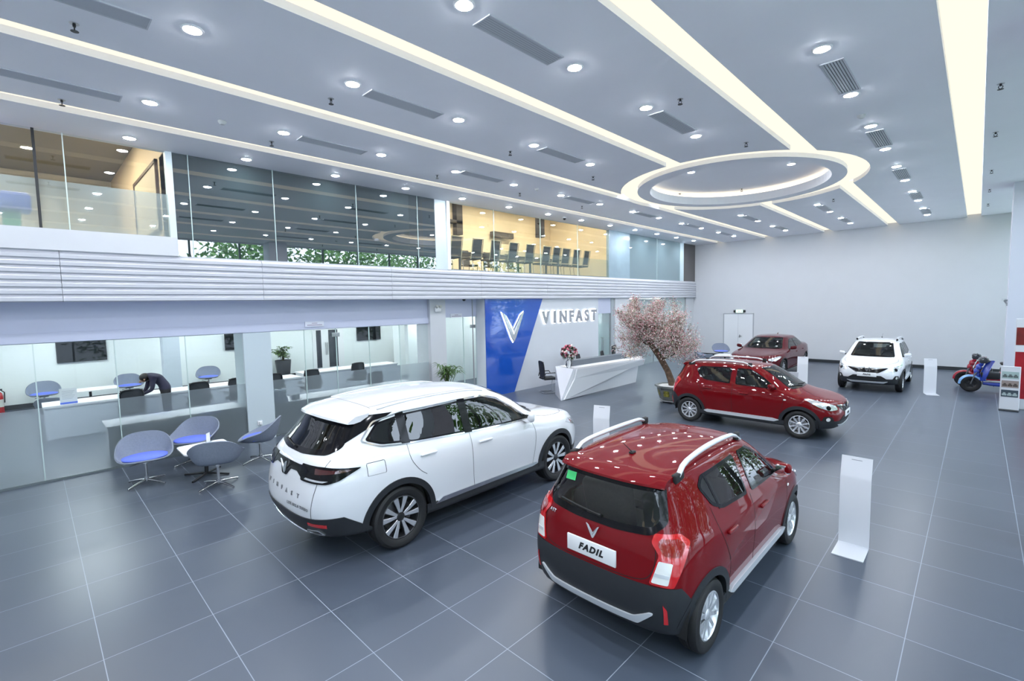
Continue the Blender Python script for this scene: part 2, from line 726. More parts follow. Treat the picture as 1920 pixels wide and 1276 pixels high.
def build_car(name, label, spec, paint, loc, rz, extra=None):
    root = thing(name, label, 'car', loc, rz)
    X = car_mats(paint)
    bm = shell(spec['net'], spec.get('sr', 8), spec.get('sc', 10))
    sk = Skin(bm)
    R = spec['R']
    xr, xf = spec['axles']
    track = spec['track']
    Ra = spec['arch']
    # ---- cuts: wheel openings and windows
    cut = []
    wins = spec['windows']
    for f in bm.faces:
        c = f.calc_center_median()
        gone = False
        if abs(c.y) > 0.40 and c.z < R + Ra + .05:
            for xa in (xr, xf):
                if (c.x - xa) ** 2 + (c.z - R) ** 2 < (Ra + .015) ** 2:
                    gone = True
        if not gone and c.z > spec['zbelt']:
            for w in wins:
                pl = w['hole']
                if w['view'] == 'side' and abs(c.y) > spec['ywin'] and abs(f.normal.y) > .35 and inside((c.x, c.z), pl):
                    gone = True
                if w['view'] == 'rear' and f.normal.x < -.2 and c.x < 0 and inside((c.y, c.z), pl):
                    gone = True
                if w['view'] == 'front' and f.normal.x > .2 and c.x > 0 and inside((c.y, c.z), pl):
                    gone = True
        if gone:
            cut.append(f)
    full = bm.copy()
    bmesh.ops.delete(bm, geom=cut, context='FACES')
    MB().bm(bm).build('body_shell', X['paint'], root, smooth=50, fix=False)
    # ---- windows
    for w in wins:
        vw = view(w['view'])
        for mi in ((1, -1) if w['view'] == 'side' else (1,)):
            fr = panel(MB(), sk, vw, w['poly'], .005, .05, .02, hole=w['glass'], mirror=mi).build('window_seal', X['black'], root, smooth=40, fix=False)
            gl = panel(MB(), sk, vw, w['glass'], .004, .06, 0, mirror=mi).build(w['name'], X[w.get('mat', 'glass')], root, smooth=60, fix=False)
    # ---- wheels, wells
    for xa in (xr, xf):
        for s in (-1, 1):
            make_wheel(root, xa, s * track, R, spec['rr'], spec['tw'], spec['style'], X)
    for xa in (xr, xf):
        for s in (-1, 1):
            MB().lathe([(.02, s * .36), (Ra + .02, s * .36), (Ra + .02, s * (spec['ywell']))], 32, c=(xa, 0, R), axis='y', a0=-.1, a1=math.pi + .1).build('wheel_well', X['dark'], root, smooth=40)
    # ---- arches
    for xa, a0, a1 in ((xr, *spec['arc_r']), (xf, *spec['arc_f'])):
        for s in (1, -1):
            pl = arc(xa, R, Ra + spec['aw'], a0, a1) + arc(xa, R, Ra - .012, a1, a0)
            panel(MB(), sk, view('side'), pl, spec.get('aoff', .014), .06, .05, mirror=s).build('arch_trim', X['clad'], root, smooth=35, fix=False)
    # ---- cladding cut from the body
    for nm, planes, off in spec['clad']:
        region(full, planes, off).build(nm, X['clad'], root, smooth=45)
    # ---- seams
    for vwk, pts in spec['seams']:
        for s in ((1, -1) if vwk == 'side' else (1,)):
            panel(MB(), sk, view(vwk), ribbon(smooth_line(pts, 4), .006), .0016, .05, 0, mirror=s).build('panel_gap', X['seam'], root, fix=False)
    # ---- laid-on parts
    for p in spec['parts']:
        vw = view(p['view'], p.get('ax'))
        sides = p.get('sides', (1,))
        for s in sides:
            o = panel(MB(), sk, vw, p['poly'], p.get('off', .006), p.get('res', .04), p.get('rim', .008), mirror=s, hole=p.get('hole')).build(p['name'], X[p['mat']], root, smooth=p.get('smooth', 40), fix=False)
            if p.get('label'):
                o['label'] = p['label']
            for q in p.get('subs', ()):
                panel(MB(), sk, vw, q['poly'], q.get('off', p.get('off', .006) + .004), .03, .004, mirror=s).build(q['name'], X[q['mat']], o, smooth=40, fix=False)
    spec['fit'](root, sk, X, spec)
    # ---- cabin
    cb = MB()
    c = spec['cabin']
    cb.box(c['x0'], c['x1'], -c['y'], c['y'], c['z'] - .04, c['z'])
    cb.rbox(c['dash'] - .18, c['dash'] + .25, -c['y'], c['y'], c['z'] + .35, c['zd'], .06)
    for s in (-1, 1):
        cb.box(c['x0'], c['dash'], s * (c['y'] - .03), s * c['y'], c['z'], c['zdoor'])
    cb.build('cabin_lining', X['cabin'], root, smooth=40)
    for s in (-1, 1):
        m = MB()
        seat_shape(m, c['seat1'], s * c['ys'], c['z'] + .12)
        m.build('front_seat', X['seat'], root, smooth=50)
    m = MB()
    for s in (-1, 1):
        seat_shape(m, c['seat2'], s * c['ys'], c['z'] + .12, .58)
    m.build('rear_bench', X['seat'], root, smooth=50)
    m = MB()
    ctr = V((c['dash'] - .30, c['ys'], c['zd'] - .02))
    ring = [ctr + V((math.sin(t) * .06, math.cos(t) * .18, math.sin(t) * .17)) for t in [2 * math.pi * i / 20 for i in range(20)]]
    m.tube(ring, .014, 6, closed=True)
    m.tube([ctr, ctr + V((.22, 0, -.06))], .04, 8)
    m.build('steering_wheel', X['dark'], root, smooth=50)
    full.free()
    return root


def mirror_housing(root, X, x, y, z, sc=1.0, cap='paint'):
    for s in (-1, 1):
        m = MB()
        prof = []
        m.rbox(-.055 * sc, .055 * sc, -.10 * sc, .10 * sc, -.065 * sc, .065 * sc, .045 * sc, 3)
        m.v = [(px + .03 * (py * s / .1 / sc) * -1 * sc, py, pz + .012 * py * s / .1) for px, py, pz in m.v]
        o = m.build('mirror', X[cap], root, smooth=50)
        o.location = (x, s * (y + .13 * sc), z)
        MB().rbox(-.02, .03, -.16 * sc - .0, .0, -.07 * sc, -.03 * sc, .012).xf(Matrix.Scale(s, 4, (0, 1, 0))).build('mirror_arm', X['dark'], o, smooth=40)
        MB().rbox(-.062 * sc, -.05 * sc, -.085 * sc, .085 * sc, -.05 * sc, .05 * sc, .005).build('mirror_glass', X['chrome'], o, smooth=40)


def handles(root, sk, X, pts, mat='paint', w=.2):
    for x, z in pts:
        for s in (-1, 1):
            h, n = sk.at((x, 0, z), (0, -1, 0))
            m = MB().rbox(-w / 2, w / 2, -.004, .028, -.014, .014, .011, 3)
            o = m.build('door_handle', X[mat], root, smooth=50)
            o.location = (x, s * h.y, z)
            if s < 0:
                o.scale = (1, 1, 1)
                o.rotation_euler = (0, 0, math.pi)


def set_text(root, X, txt, size, mat, name, vw, a, b, sk, off=.01, depth=.0015, spacing=1.0, bold=0, shear=0.0, up=None):
    """lettering laid flat on the skin at view position (a,b)"""
    to3d, d = vw
    h, n = sk.at(to3d(a, b), d)
    d = V(d)
    m = text_mesh(txt, size, depth, spacing, bold, shear)
    n2 = n
    z = V((0, 0, 1))
    v = (z - n2 * z.dot(n2)).normalized()
    u = v.cross(n2)
    fr = frame(h + n2 * off, u, v)
    return m.xf(fr).build(name, X[mat], root)
# ------------------------------------------------------------------ the hall
TILE = 0.78
ZC = 5.75           # hall ceiling
YF = 24.5           # far wall
YN = -4.6           # wall behind the viewer
XG = -6.14          # ground floor glass line
XU = -5.68          # upper floor glass line
XR = 6.35           # street facade
XB = -15.6          # back wall of the ground floor offices
ZU = 3.9            # upper floor level


def floor_material():
    m = bpy.data.materials.new('slate_tiles')
    m.use_nodes = True
    nt = m.node_tree
    N, L = nt.nodes.new, nt.links.new
    b = nt.nodes['Principled BSDF']
    tc = N('ShaderNodeTexCoord')
    sp = N('ShaderNodeSeparateXYZ')
    L(tc.outputs['Object'], sp.inputs[0])

    def mth(op, a, v=None):
        n = N('ShaderNodeMath')
        n.operation = op
        for i, q in enumerate((a, v)):
            if q is None:
                continue
            if isinstance(q, (int, float)):
                n.inputs[i].default_value = q
            else:
                L(q, n.inputs[i])
        return n.outputs[0]
    x = mth('DIVIDE', sp.outputs[0], TILE)
    y = mth('DIVIDE', sp.outputs[1], TILE)
    d = mth('MINIMUM', mth('PINGPONG', x, 0.5), mth('PINGPONG', y, 0.5))
    grout = mth('LESS_THAN', d, 0.0042)
    cmb = N('ShaderNodeCombineXYZ')
    L(mth('FLOOR', x), cmb.inputs[0])
    L(mth('FLOOR', y), cmb.inputs[1])
    wn = N('ShaderNodeTexWhiteNoise')
    L(cmb.outputs[0], wn.inputs['Vector'])
    mix = mth('ADD', mth('MULTIPLY', wn.outputs[0], 0.40), 0.1)
    rp = N('ShaderNodeValToRGB')
    rp.color_ramp.elements[0].position = 0.0
    rp.color_ramp.elements[1].position = 0.6
    rp.color_ramp.elements[0].color = (0.064, 0.079, 0.106, 1)
    rp.color_ramp.elements[1].color = (0.079, 0.096, 0.127, 1)
    L(mix, rp.inputs[0])
    mc = N('ShaderNodeMix')
    mc.data_type = 'RGBA'
    L(grout, mc.inputs[0])
    L(rp.outputs[0], mc.inputs[6])
    mc.inputs[7].default_value = (0.27, 0.31, 0.37, 1)
    L(mc.outputs[2], b.inputs['Base Color'])
    rr = mth('ADD', mth('MULTIPLY', wn.outputs[0], 0.02), 0.31)
    L(mth('MAXIMUM', rr, mth('MULTIPLY', grout, 0.7)), b.inputs['Roughness'])
    b.inputs['Specular IOR Level'].default_value = 0.55
    return m


WALL = M('wall_paint', (0.60, 0.615, 0.65), 0.6, noise=(2.0, 0.01))
CEIL = M('ceiling_paint', (0.88, 0.89, 0.93), 0.7, noise=(1.5, 0.01))
LILAC = M('bulkhead_paint', (0.55, 0.58, 0.72), 0.6, noise=(2, .01))
PALE = M('office_wall_paint', (0.80, 0.85, 0.85), 0.6, noise=(2, .01))
DARK = M('dark_skirting', (0.025, 0.03, 0.036), 0.5)
STEEL = M('brushed_steel', (0.45, 0.46, 0.48), 0.3, 0.9, noise=(60, .1))
WHITE = M('white_lacquer', (0.82, 0.83, 0.85), 0.3)
PLASTIC = M('black_plastic', (0.014, 0.015, 0.018), 0.45, bump=(300, .1))
COVE = M_emit('cove_led', (1.0, 0.92, 0.755), 0.50)
LED = M_emit('downlight_led', (0.87, 0.92, 1.0), 195.0)

fl = MB().box(-16.2, XR + .3, YN - .3, YF + .3, -.12, 0)
struct(fl.build('floor', floor_material()))
struct(MB().box(XB - .2, XR + .3, YF, YF + .25, 0, 7.2).build('wall_far', WALL))
struct(MB().box(XB - .2, XR + .3, YN - .25, YN, 0, 7.2).build('wall_near', WALL))
struct(MB().box(XB - .2, XB, YN, YF, 0, 3.0).build('wall_office_back', PALE))
struct(MB().box(XU + .02, XR, YF - .025, YF, 0, .13).build('baseboard_far', DARK))
struct(MB().box(XB, XB + .02, YN, 18, 0, .14).build('baseboard_office', DARK))

# ---- hall ceiling with its recessed light channels
COVES = [(4.60, 4.97), (2.27, 2.63), (0.07, 0.40), (-2.32, -1.98), (-4.55, -4.22)]
RC = (0.42, 12.75)
RO, RI, RD = (2.78, 3.12), (2.36, 2.66), (2.06, 2.28)


def ell(r, n=72):
    return [(RC[0] + r[0] * math.cos(2 * math.pi * i / n), RC[1] + r[1] * math.sin(2 * math.pi * i / n)) for i in range(n)]


def cut_ceiling():
    o = MB().box(XU - .12, XR + .2, YN - .1, YF + .05, ZC, ZC + .22).build('ceiling', CEIL)
    cutters = []
    for i, (a, b) in enumerate(COVES):
        if i in (0, 4):
            cutters.append(MB().box(a, b, YN - .3, YF + .3, ZC - .1, ZC + .4))
        else:
            c = (a + b) / 2
            h = (RO[1] + RI[1]) / 2 * math.sqrt(max(0, 1 - ((c - RC[0]) / ((RO[0] + RI[0]) / 2)) ** 2))
            cutters.append(MB().box(a, b, YN - .3, RC[1] - h, ZC - .1, ZC + .4))
            cutters.append(MB().box(a, b, RC[1] + h, YF + .3, ZC - .1, ZC + .4))
    E, I = ell(RO), ell(RI)
    n = len(E)
    ring = MB()
    ring.add([(x, y, z) for z in (ZC - .1, ZC + .4) for pl in (E, I) for x, y in pl],
             [f for i in range(n) for f in ((i, (i + 1) % n, n + (i + 1) % n, n + i), (2 * n + i, 3 * n + i, 3 * n + (i + 1) % n, 2 * n + (i + 1) % n),
                                            (i, 2 * n + i, 2 * n + (i + 1) % n, (i + 1) % n), (n + i, n + (i + 1) % n, 3 * n + (i + 1) % n, 3 * n + i))])
    cutters.append(ring)
    cutters.append(MB().prism(ell(RD), ZC - .1, ZC + .4))
    tmp = []
    for c in cutters:
        k = c.build('cutter', CEIL)
        tmp.append(k)
        md = o.modifiers.new('cut', 'BOOLEAN')
        md.object = k
        md.operation = 'DIFFERENCE'
        md.solver = 'EXACT'
    dg = bpy.context.evaluated_depsgraph_get()
    me = bpy.data.meshes.new_from_object(o.evaluated_get(dg))
    o.modifiers.clear()
    o.data = me
    for k in tmp:
        bpy.data.objects.remove(k)
    return o


struct(cut_ceiling())
# the flat ring between the oval channel and the dome is held by the slab; the dome top sits higher
dome = MB().prism(ell((RD[0] + .25, RD[1] + .25)), ZC + .36, ZC + .40)
E1, E2 = ell((RD[0] + .25, RD[1] + .25)), None
n_ = len(E1)
dome.add([(x, y, z) for z in (ZC + .22, ZC + .36) for x, y in E1], [(i, (i + 1) % n_, n_ + (i + 1) % n_, n_ + i) for i in range(n_)])
struct(dome.build('ceiling_dome', CEIL))


def cove_thing(name, label, a, b, y0, y1):
    t = thing(name, label, 'cove light', ((a + b) / 2, y0, ZC + .20), 0, 'recessed strip lights')
    w = (b - a) / 2
    MB().box(-w + .004, w - .004, 0, y1 - y0, -.115, -.09).build('diffuser', COVE, t)
    h = MB().box(-w + .004, w - .004, 0, y1 - y0, -.09, .02)
    h.build('housing', CEIL, t)
    return t


_names = ['widest strip light in the ceiling, nearest the street side', None, None, None, 'strip light running just in front of the upper glass']
_near = {1: 'strip light running toward the viewer from the right of the oval', 2: 'strip light running toward the viewer from the middle of the oval', 3: 'strip light running toward the viewer from the left of the oval'}
_far = {1: 'strip light from the oval to the far wall, rightmost of the three', 2: 'strip light from the oval to the far wall, middle of the three', 3: 'strip light from the oval to the far wall, leftmost of the three'}
for i, (a, b) in enumerate(COVES):
    if i in (0, 4):
        cove_thing('cove_light', _names[i], a, b, YN, YF)
    else:
        c = (a + b) / 2
        h = RO[1] * math.sqrt(max(0, 1 - ((c - RC[0]) / RO[0]) ** 2))
        cove_thing('cove_light', _near[i], a, b, YN, RC[1] - h)
        cove_thing('cove_light', _far[i], a, b, RC[1] + h, YF)
# oval cove: a ring shaped diffuser, and the LED rope around the dome
t = thing('oval_cove_light', 'large oval ring light recessed in the ceiling', 'cove light', (RC[0], RC[1], ZC + .2))
A, B_ = ell((RO[0] - .004, RO[1] - .004)), ell((RI[0] + .004, RI[1] + .004))
mb = MB()
mb.add([(x - RC[0], y - RC[1], z) for z in (-.11, -.08) for pl in (A, B_) for x, y in pl],
       [f for i in range(72) for f in ((i, (i + 1) % 72, 72 + (i + 1) % 72, 72 + i), (144 + i, 216 + i, 216 + (i + 1) % 72, 144 + (i + 1) % 72))])
mb.build('diffuser', COVE, t)
t = thing('dome_cove_light', 'LED rope around the raised dome inside the ceiling oval', 'cove light', (RC[0], RC[1], ZC + .24))
E3 = ell((RD[0] + .14, RD[1] + .14))
MB().tube([(x - RC[0], y - RC[1], .03) for x, y in E3], .03, 6, closed=True).build('led_rope', M_emit('dome_led', (1.0, .86, .62), 1.15), t)

# ---- downlights on a 1.77 m raster
def make_downlight(lbl, grp):
    t = thing('downlight', lbl, 'downlight', (0, 0, 0), 0, grp)
    MB().lathe([(.078, -.002), (.085, -.012), (.104, -.010), (.108, .0), (.108, .004)], 20).build('trim_ring', WHITE, t, smooth=40)
    MB().lathe([(.0005, -.024), (.035, -.022), (.062, -.016), (.080, -.006)], 20).build('lamp', LED, t, smooth=60)
    return t


ROWS = [(3.59, 'in the row nearest the widest strip light'), (1.33, 'in the row right of the oval'), (-0.93, 'in the row over the white car'), (-3.10, 'in the row left of the oval'), (-5.02, 'in the row along the upper glass')]
FIRST = {3.59: 3, 1.33: 1, -0.93: 0, -3.10: 0, -5.02: 0}
NTH = ['nearest', 'second', 'third', 'fourth', 'fifth', 'sixth', 'seventh', 'eighth', 'ninth', 'tenth', 'eleventh', 'twelfth', 'thirteenth']
proto = None
for x, where in ROWS:
    cnt = 0
    for k in range(-2, 13):
        y = 1.15 + 1.775 * k
        xx = x
        if x == -5.02:
            xx = -5.25 + .03 * k
        if x == -3.10:
            xx = -3.35 + .045 * min(k, 7)
        if ((xx - RC[0]) / (RO[0] + .12)) ** 2 + ((y - RC[1]) / (RO[1] + .12)) ** 2 < 1:
            continue
        lbl = 'round white downlight above and behind the viewer'
        grp = 'downlights behind the viewer' if k < FIRST[x] else 'downlights ' + where
        if k >= FIRST[x]:
            cnt += 1
            lbl = '%s downlight from the viewer %s' % (NTH[cnt - 1], where)
        if proto is None:
            proto = make_downlight(lbl, grp)
            proto.location = (xx, y, ZC)
        else:
            dup(proto, (xx, y, ZC), None, lbl, grp)
dup(proto, (-.33, 11.81, ZC + .36), None, 'round downlight on the dome inside the oval, left of the pair', 'downlights in the dome')
dup(proto, (1.64, 12.99, ZC + .36), None, 'round downlight on the dome inside the oval, right of the pair', 'downlights in the dome')

# ---- slot air vents
def make_vent():
    t = thing('air_vent', 'x', 'vent', (0, 0, 0), 0, 'slot air vents in the ceiling')
    m = MB()
    m.box(-.13, .13, -.60, -.585, -.014, .0).box(-.13, .13, .585, .60, -.014, 0).box(-.13, -.112, -.6, .6, -.014, 0).box(.112, .13, -.6, .6, -.014, 0)
    m.build('vent_frame', M('vent_frame_paint', (.60, .62, .66), .5), t)
    MB().box(-.115, .115, -.59, .59, -.004, .0).build('vent_backing', M('vent_dark', (.14, .15, .17), .8), t)
    m = MB()
    for i in range(7):
        x = -.095 + .19 * i / 6
        m.add([(x - .012, -.585, -.012), (x + .006, -.585, -.004), (x + .006, .585, -.004), (x - .012, .585, -.012)], [(0, 1, 2, 3)])
    m.build('vent_slats', M('vent_slat_paint', (.50, .52, .56), .5), t)
    return t


VENTS = [(1.27, 3.80, 'beside the second strip light, nearest the viewer'), (-1.02, 3.78, 'over the white car, nearest the viewer'), (-3.36, 3.80, 'left of the white car, near the upper glass'),
         (1.34, 7.36, 'right of the white car, before the oval'), (-0.95, 7.32, 'between two downlights, left before the oval'), (-3.14, 7.18, 'second along the row by the upper glass'),
         (-3.15, 10.9, 'third along the row by the upper glass'), (3.60, 7.5, 'nearest in the right hand row of downlights'), (3.60, 10.95, 'second in the right hand row of downlights'),
         (3.60, 14.5, 'third in the right hand row of downlights'), (-1.10, .22, 'at the top left edge of the view'), (-3.46, .25, 'on the left edge between two strip lights'),
         (-3.05, 14.4, 'fourth along the row by the upper glass'), (-3.02, 18.05, 'fifth along the row by the upper glass'), (-3.0, 21.3, 'sixth along the row by the upper glass'),
         (-.90, 18.0, 'behind the oval on its left'), (-.86, 21.5, 'by the far wall, left of the middle strip'), (1.34, 18.0, 'behind the oval on its right'), (1.34, 21.5, 'by the far wall, right of the middle strip'),
         (3.61, 18.0, 'fourth in the right hand row of downlights'), (3.61, 21.6, 'fifth in the right hand row of downlights')]
pv = make_vent()
for i, (x, y, w) in enumerate(VENTS):
    o = pv if i == 0 else dup(pv)
    o.location = (x, y, ZC)
    o['label'] = 'grey slot air vent in the ceiling ' + w

# ---- sprinklers, detectors
def make_sprinkler():
    t = thing('sprinkler', 'x', 'sprinkler', (0, 0, 0), 0, 'ceiling sprinklers')
    MB().lathe([(.0, -.001), (.04, -.003), (.042, 0)], 14).build('escutcheon', STEEL, t)
    m = MB().cyl((0, 0, -.002), (0, 0, -.03), .014, n=10)
    m.tube([(-.02, 0, -.028), (-.022, 0, -.05), (0, 0, -.07), (.022, 0, -.05), (.02, 0, -.028)], .005, 6)
    m.build('sprinkler_body', PLASTIC, t)
    MB().lathe([(.0, -.070), (.034, -.072), (.034, -.076), (.0, -.076)], 14).build('deflector', PLASTIC, t)
    return t


SPR = [(-1.62, .28, 'far left, between the first two strip lights'), (-4.05, .28, 'far left, nearest the upper glass strip light'), (-1.55, 2.92, 'between the strip lights over the white car'), (-3.88, 2.93, 'beside the strip light over the lounge chairs'),
       (1.82, 6.57, 'right of the white car'), (1.82, 9.31, 'just before the oval'), (-1.47, 6.4, 'left before the oval'), (-1.46, 9.12, 'at the left edge of the oval'), (-3.72, 6.36, 'second along the upper glass strip light'),
       (-3.68, 9.0, 'third along the upper glass strip light'), (-3.6, 11.63, 'fourth along the upper glass strip light'), (5.12, 9.41, 'right of the widest strip light, nearest'), (5.12, 12.16, 'right of the widest strip light, second'), (5.12, 15.78, 'right of the widest strip light, third'),
       (5.12, 18.6, 'right of the widest strip light, fourth'), (5.12, 21.5, 'right of the widest strip light, farthest'), (1.85, 16.6, 'just behind the oval')]
ps = make_sprinkler()
for i, (x, y, w) in enumerate(SPR):
    o = ps if i == 0 else dup(ps)
    o.location = (x, y, ZC)
    o['label'] = 'small dark ceiling sprinkler ' + w
for x, y, w in ((-1.60, 13.9, 'left of the two inside the oval dome'), (-.10, 14.75, 'right of the two inside the oval dome')):
    dup(ps, (x, y, ZC + .36), None, 'small sprinkler ' + w)
for x, y, w in ((-3.44, 2.06, 'over the lounge chairs'), (-3.06, 8.96, 'between the vents near the upper glass'), (3.56, 9.33, 'in the right hand row of downlights')):
    o = MB().lathe([(.0005, -.05), (.03, -.05), (.05, -.03), (.06, -.012), (.06, 0)], 18).build('smoke_detector', M('detector_plastic', (.6, .62, .62), .5), smooth=40)
    o.location = (x, y, ZC)
    tag(o, 'round smoke detector on the ceiling ' + w, 'smoke detector', 'smoke detectors')
t = thing('dome_camera', 'small black dome camera on the ceiling above the meeting room glass', 'camera', (-5.1, 12.7, ZC))
MB().lathe([(.07, 0), (.07, -.03), (.055, -.035)], 18).build('camera_base', WHITE, t, smooth=40)
MB().lathe([(.052, -.03), (.045, -.065), (.02, -.085), (.0005, -.09)], 18).build('camera_dome', PLASTIC, t, smooth=60)

# ------------------------------------------------------------------ mezzanine band on the left
m = MB()
zs = np.linspace(3.03, 3.84, 8)
prof = [(0, zs[0])]
for i in range(7):
    a, b = zs[i], zs[i + 1]
    prof += [(.0, a + .002), (.032, a + .014), (.032, a + (b - a) * .58), (.0, b - .004)]
prof += [(0, 3.86), (-.18, 3.86), (-.18, 3.03)]
YS = [YN] + [0.18 + 3.05 * k for k in range(8)] + [YF]
for a, b in zip(YS[:-1], YS[1:]):
    m.prism(prof, a + .003, b - .003, lambda p, q, h: (-5.66 + p, h, q))
band = struct(m.build('trim_1', M('band_paint', (0.52, 0.53, 0.58), 0.4)))
struct(MB().box(XB, -5.70, YN, YF, 3.05, 3.16).build('ceiling_ground_floor', CEIL))
struct(MB().box(XB, -5.84, YN, YF, 3.70, 3.9).build('floor_upper', M('upper_floor_carpet', (.22, .23, .25), .8)))
struct(MB().box(-5.74, -5.62, YN, 1.79, 3.86, 4.20).build('wall_parapet', WALL))
# bulkhead over the ground floor glass, with a lower fascia strip
struct(MB().box(XG - .12, XG + .0, YN, 7.70, 2.35, 3.05).build('wall_bulkhead', LILAC))
struct(MB().box(XG - .02, XG + .035, YN, 7.70, 2.36, 2.53).build('trim_2', LILAC))
struct(MB().box(XG - .12, XG + .0, 8.25, 9.54, 2.50, 3.05).build('wall_bulkhead_door', LILAC))
struct(MB().box(-6.75, XG + .05, 2.92, 3.47, 0, 2.35).build('wall_column_lounge', M('column_paint', (.56, .64, .68), .5)))
struct(MB().box(-6.7, XG + .12, 7.70, 8.25, 0, 3.05).build('wall_column_plant', WALL))

CLEAR = M_glass('clear_glass', (0.86, 0.94, 0.93), -0.022, 0.0)
FROST = M_glass('frosted_film_glass', (0.72, 0.80, 0.82), 0.02, 0.05, body=(0.40, 0.47, 0.50), body_mix=0.33, blur=0.34)
UPCLR = M_glass('upper_glass', (0.80, 0.88, 0.88), 0.11, 0.0)
UPDRK = M_glass('upper_dark_glass', (0.30, 0.38, 0.40), 0.27, 0.0, body=(.07, .11, .12), body_mix=.35)
UPFRO = M_glass('upper_frosted_glass', (0.55, 0.66, 0.70), 0.09, 0.04, body=(0.26, 0.36, 0.40), body_mix=0.78)
UPFILM = M_glass('upper_white_film', (0.80, 0.82, 0.82), 0.10, 0.02, body=(0.92, 0.90, 0.86), body_mix=0.42)
EDGE = M('glass_joint', (.55, .68, .66), .3)
wn = [0]


def pane(y0, y1, z0, z1, x, mat):
    wn[0] += 1
    o = MB().add([(x, y0, z0), (x, y1, z0), (x, y1, z1), (x, y0, z1)], [(0, 1, 2, 3)]).build('window_%d' % wn[0], mat)
    return struct(o)


def joint(y, z0, z1, x, w=.012, mat=None):
    wn[0] += 1
    return struct(MB().box(x - .012, x + .012, y - w, y + w, z0, z1).build('trim_%d' % (wn[0] + 10), mat or EDGE))


# ground floor glass: lower frosted band, clear above
js = [-2.4, -1.3, -.22, .82, 1.90, 2.92]
for a, b in zip(js[:-1], js[1:]):
    pane(a + .006, b - .006, .03, 1.27, XG, FROST)
    pane(a + .006, b - .006, 1.27, 2.36, XG, CLEAR)
pane(YN, js[0] - .006, .03, 2.36, XG, FROST)
js2 = [3.47, 4.22, 4.98, 5.86, 6.76, 7.70]
for a, b in zip(js2[:-1], js2[1:]):
    pane(a + .006, b - .006, .03, 1.27, XG, FROST)
    pane(a + .006, b - .006, 1.27, 2.36, XG, CLEAR)
for y in js[:-1] + js2[1:-1]:
    joint(y, .03, 2.36, XG, .008)
struct(MB().box(XG - .03, XG + .03, YN, 2.92, 0, .035).box(XG - .03, XG + .03, 3.47, 7.7, 0, .035).build('trim_3', M('floor_channel', (.16, .19, .2), .4, .5)))
# glass doorway beside the blue wall
pane(8.25, 9.0, .03, 2.50, XG, CLEAR)
pane(9.0, 9.54, .03, 2.50, XG, CLEAR)
joint(9.0, .0, 2.5, XG, .012)
joint(9.38, .0, 3.05, XG, .014, STEEL)

# upper glass
pane(YN, .0, 4.20, ZC, XU, UPFILM if False else UPCLR)
pane(.0, .335, 4.20, ZC, XU, UPCLR)
pane(.345, 1.72, 4.20, ZC, XU, UPCLR)
joint(.0, 4.2, ZC, XU, .018, PLASTIC)
joint(.34, 4.2, ZC, XU, .007)
struct(MB().add([(XU - .03, YN, 4.2), (XU - .03, 1.70, 4.2), (XU - .03, 1.70, 4.98), (XU - .03, YN, 4.98)], [(0, 1, 2, 3)]).build('window_90', UPFILM))
dk = [1.80, 2.05, 3.55, 5.42, 7.15, 7.72]
for a, b in zip(dk[:-1], dk[1:]):
    pane(a + .004, b - .004, 3.86, ZC, XU, UPDRK)
for y in dk[1:-1]:
    joint(y, 3.86, ZC, XU, .006)
COLB = M('upper_column_paint', (.60, .68, .72), .4)
struct(MB().box(-6.2, XU + .03, 1.70, 1.80, 3.86, ZC).build('wall_upper_left', COLB))
struct(MB().box(-6.25, XU + .0, 7.72, 8.10, 3.86, ZC).build('wall_upper_column', COLB))
struct(MB().box(-6.25, XU + .05, 8.10, 8.20, 3.86, ZC).build('trim_4', WHITE))
for a, b in ((8.20, 9.93), (9.93, 12.1), (12.1, 14.2), (14.2, 16.27)):
    pane(a + .004, b - .004, 3.86, ZC, XU, UPCLR)
for y in (9.93, 12.1, 14.2):
    joint(y, 3.86, ZC, XU, .006)
struct(MB().add([(XU - .03, 9.93, 3.86), (XU - .03, 16.27, 3.86), (XU - .03, 16.27, 4.55), (XU - .03, 9.93, 4.55)], [(0, 1, 2, 3)]).build('window_91', M_glass('thin_film', (.85, .92, .9), .0, .0, body=(.45, .52, .5), body_mix=.22)))
struct(MB().box(XU - .10, XU + .02, 16.27, 17.87, 3.86, ZC).build('wall_upper_panel', M('blue_grey_panel', (.30, .40, .46), .25, noise=(.8, .15))))
pane(17.87, 20.3, 3.86, ZC, XU, UPFRO)
pane(20.3, 22.66, 3.86, ZC, XU, UPFRO)
joint(20.3, 3.86, ZC, XU, .006)
struct(MB().box(XU - .12, XU + .03, 22.66, 23.05, 3.86, ZC).build('trim_5', M('pale_mullion', (.55, .66, .70), .4)))
pane(23.05, 24.45, 3.86, ZC, XU, M_glass('brown_dark_glass', (.25, .23, .22), .08, .0, body=(.10, .09, .085), body_mix=.8))
# rooms behind the upper glass
BEIGE = M('warm_wall_paint', (.78, .68, .50), .6, noise=(1.2, .05))
GREYC = M('grey_upper_ceiling', (.20, .19, .17), .7)
struct(MB().box(-10.2, -10.0, 8.1, 17.9, ZU, 7.2).build('wall_meeting_back', BEIGE))
struct(MB().box(-10.0, -5.8, 8.04, 8.1, ZU, 7.2).build('wall_meeting_left', BEIGE))
struct(MB().box(-10.0, -5.8, 17.82, 17.88, ZU, 7.2).build('wall_meeting_right', BEIGE))
struct(MB().box(-13.2, -5.8, 1.70, 1.76, ZU, 7.2).build('wall_lounge_right', M('peach_wall_paint', (.72, .58, .42), .6)))
struct(MB().box(-13.2, -13.0, YN, 1.76, ZU, 7.2).build('wall_lounge_back', M('cream_wall_paint', (.70, .66, .58), .6)))
struct(MB().box(-7.6, -7.4, 1.76, 8.04, ZU, 7.2).build('wall_dark_room', M('dark_room_wall', (.05, .06, .07), .7)))
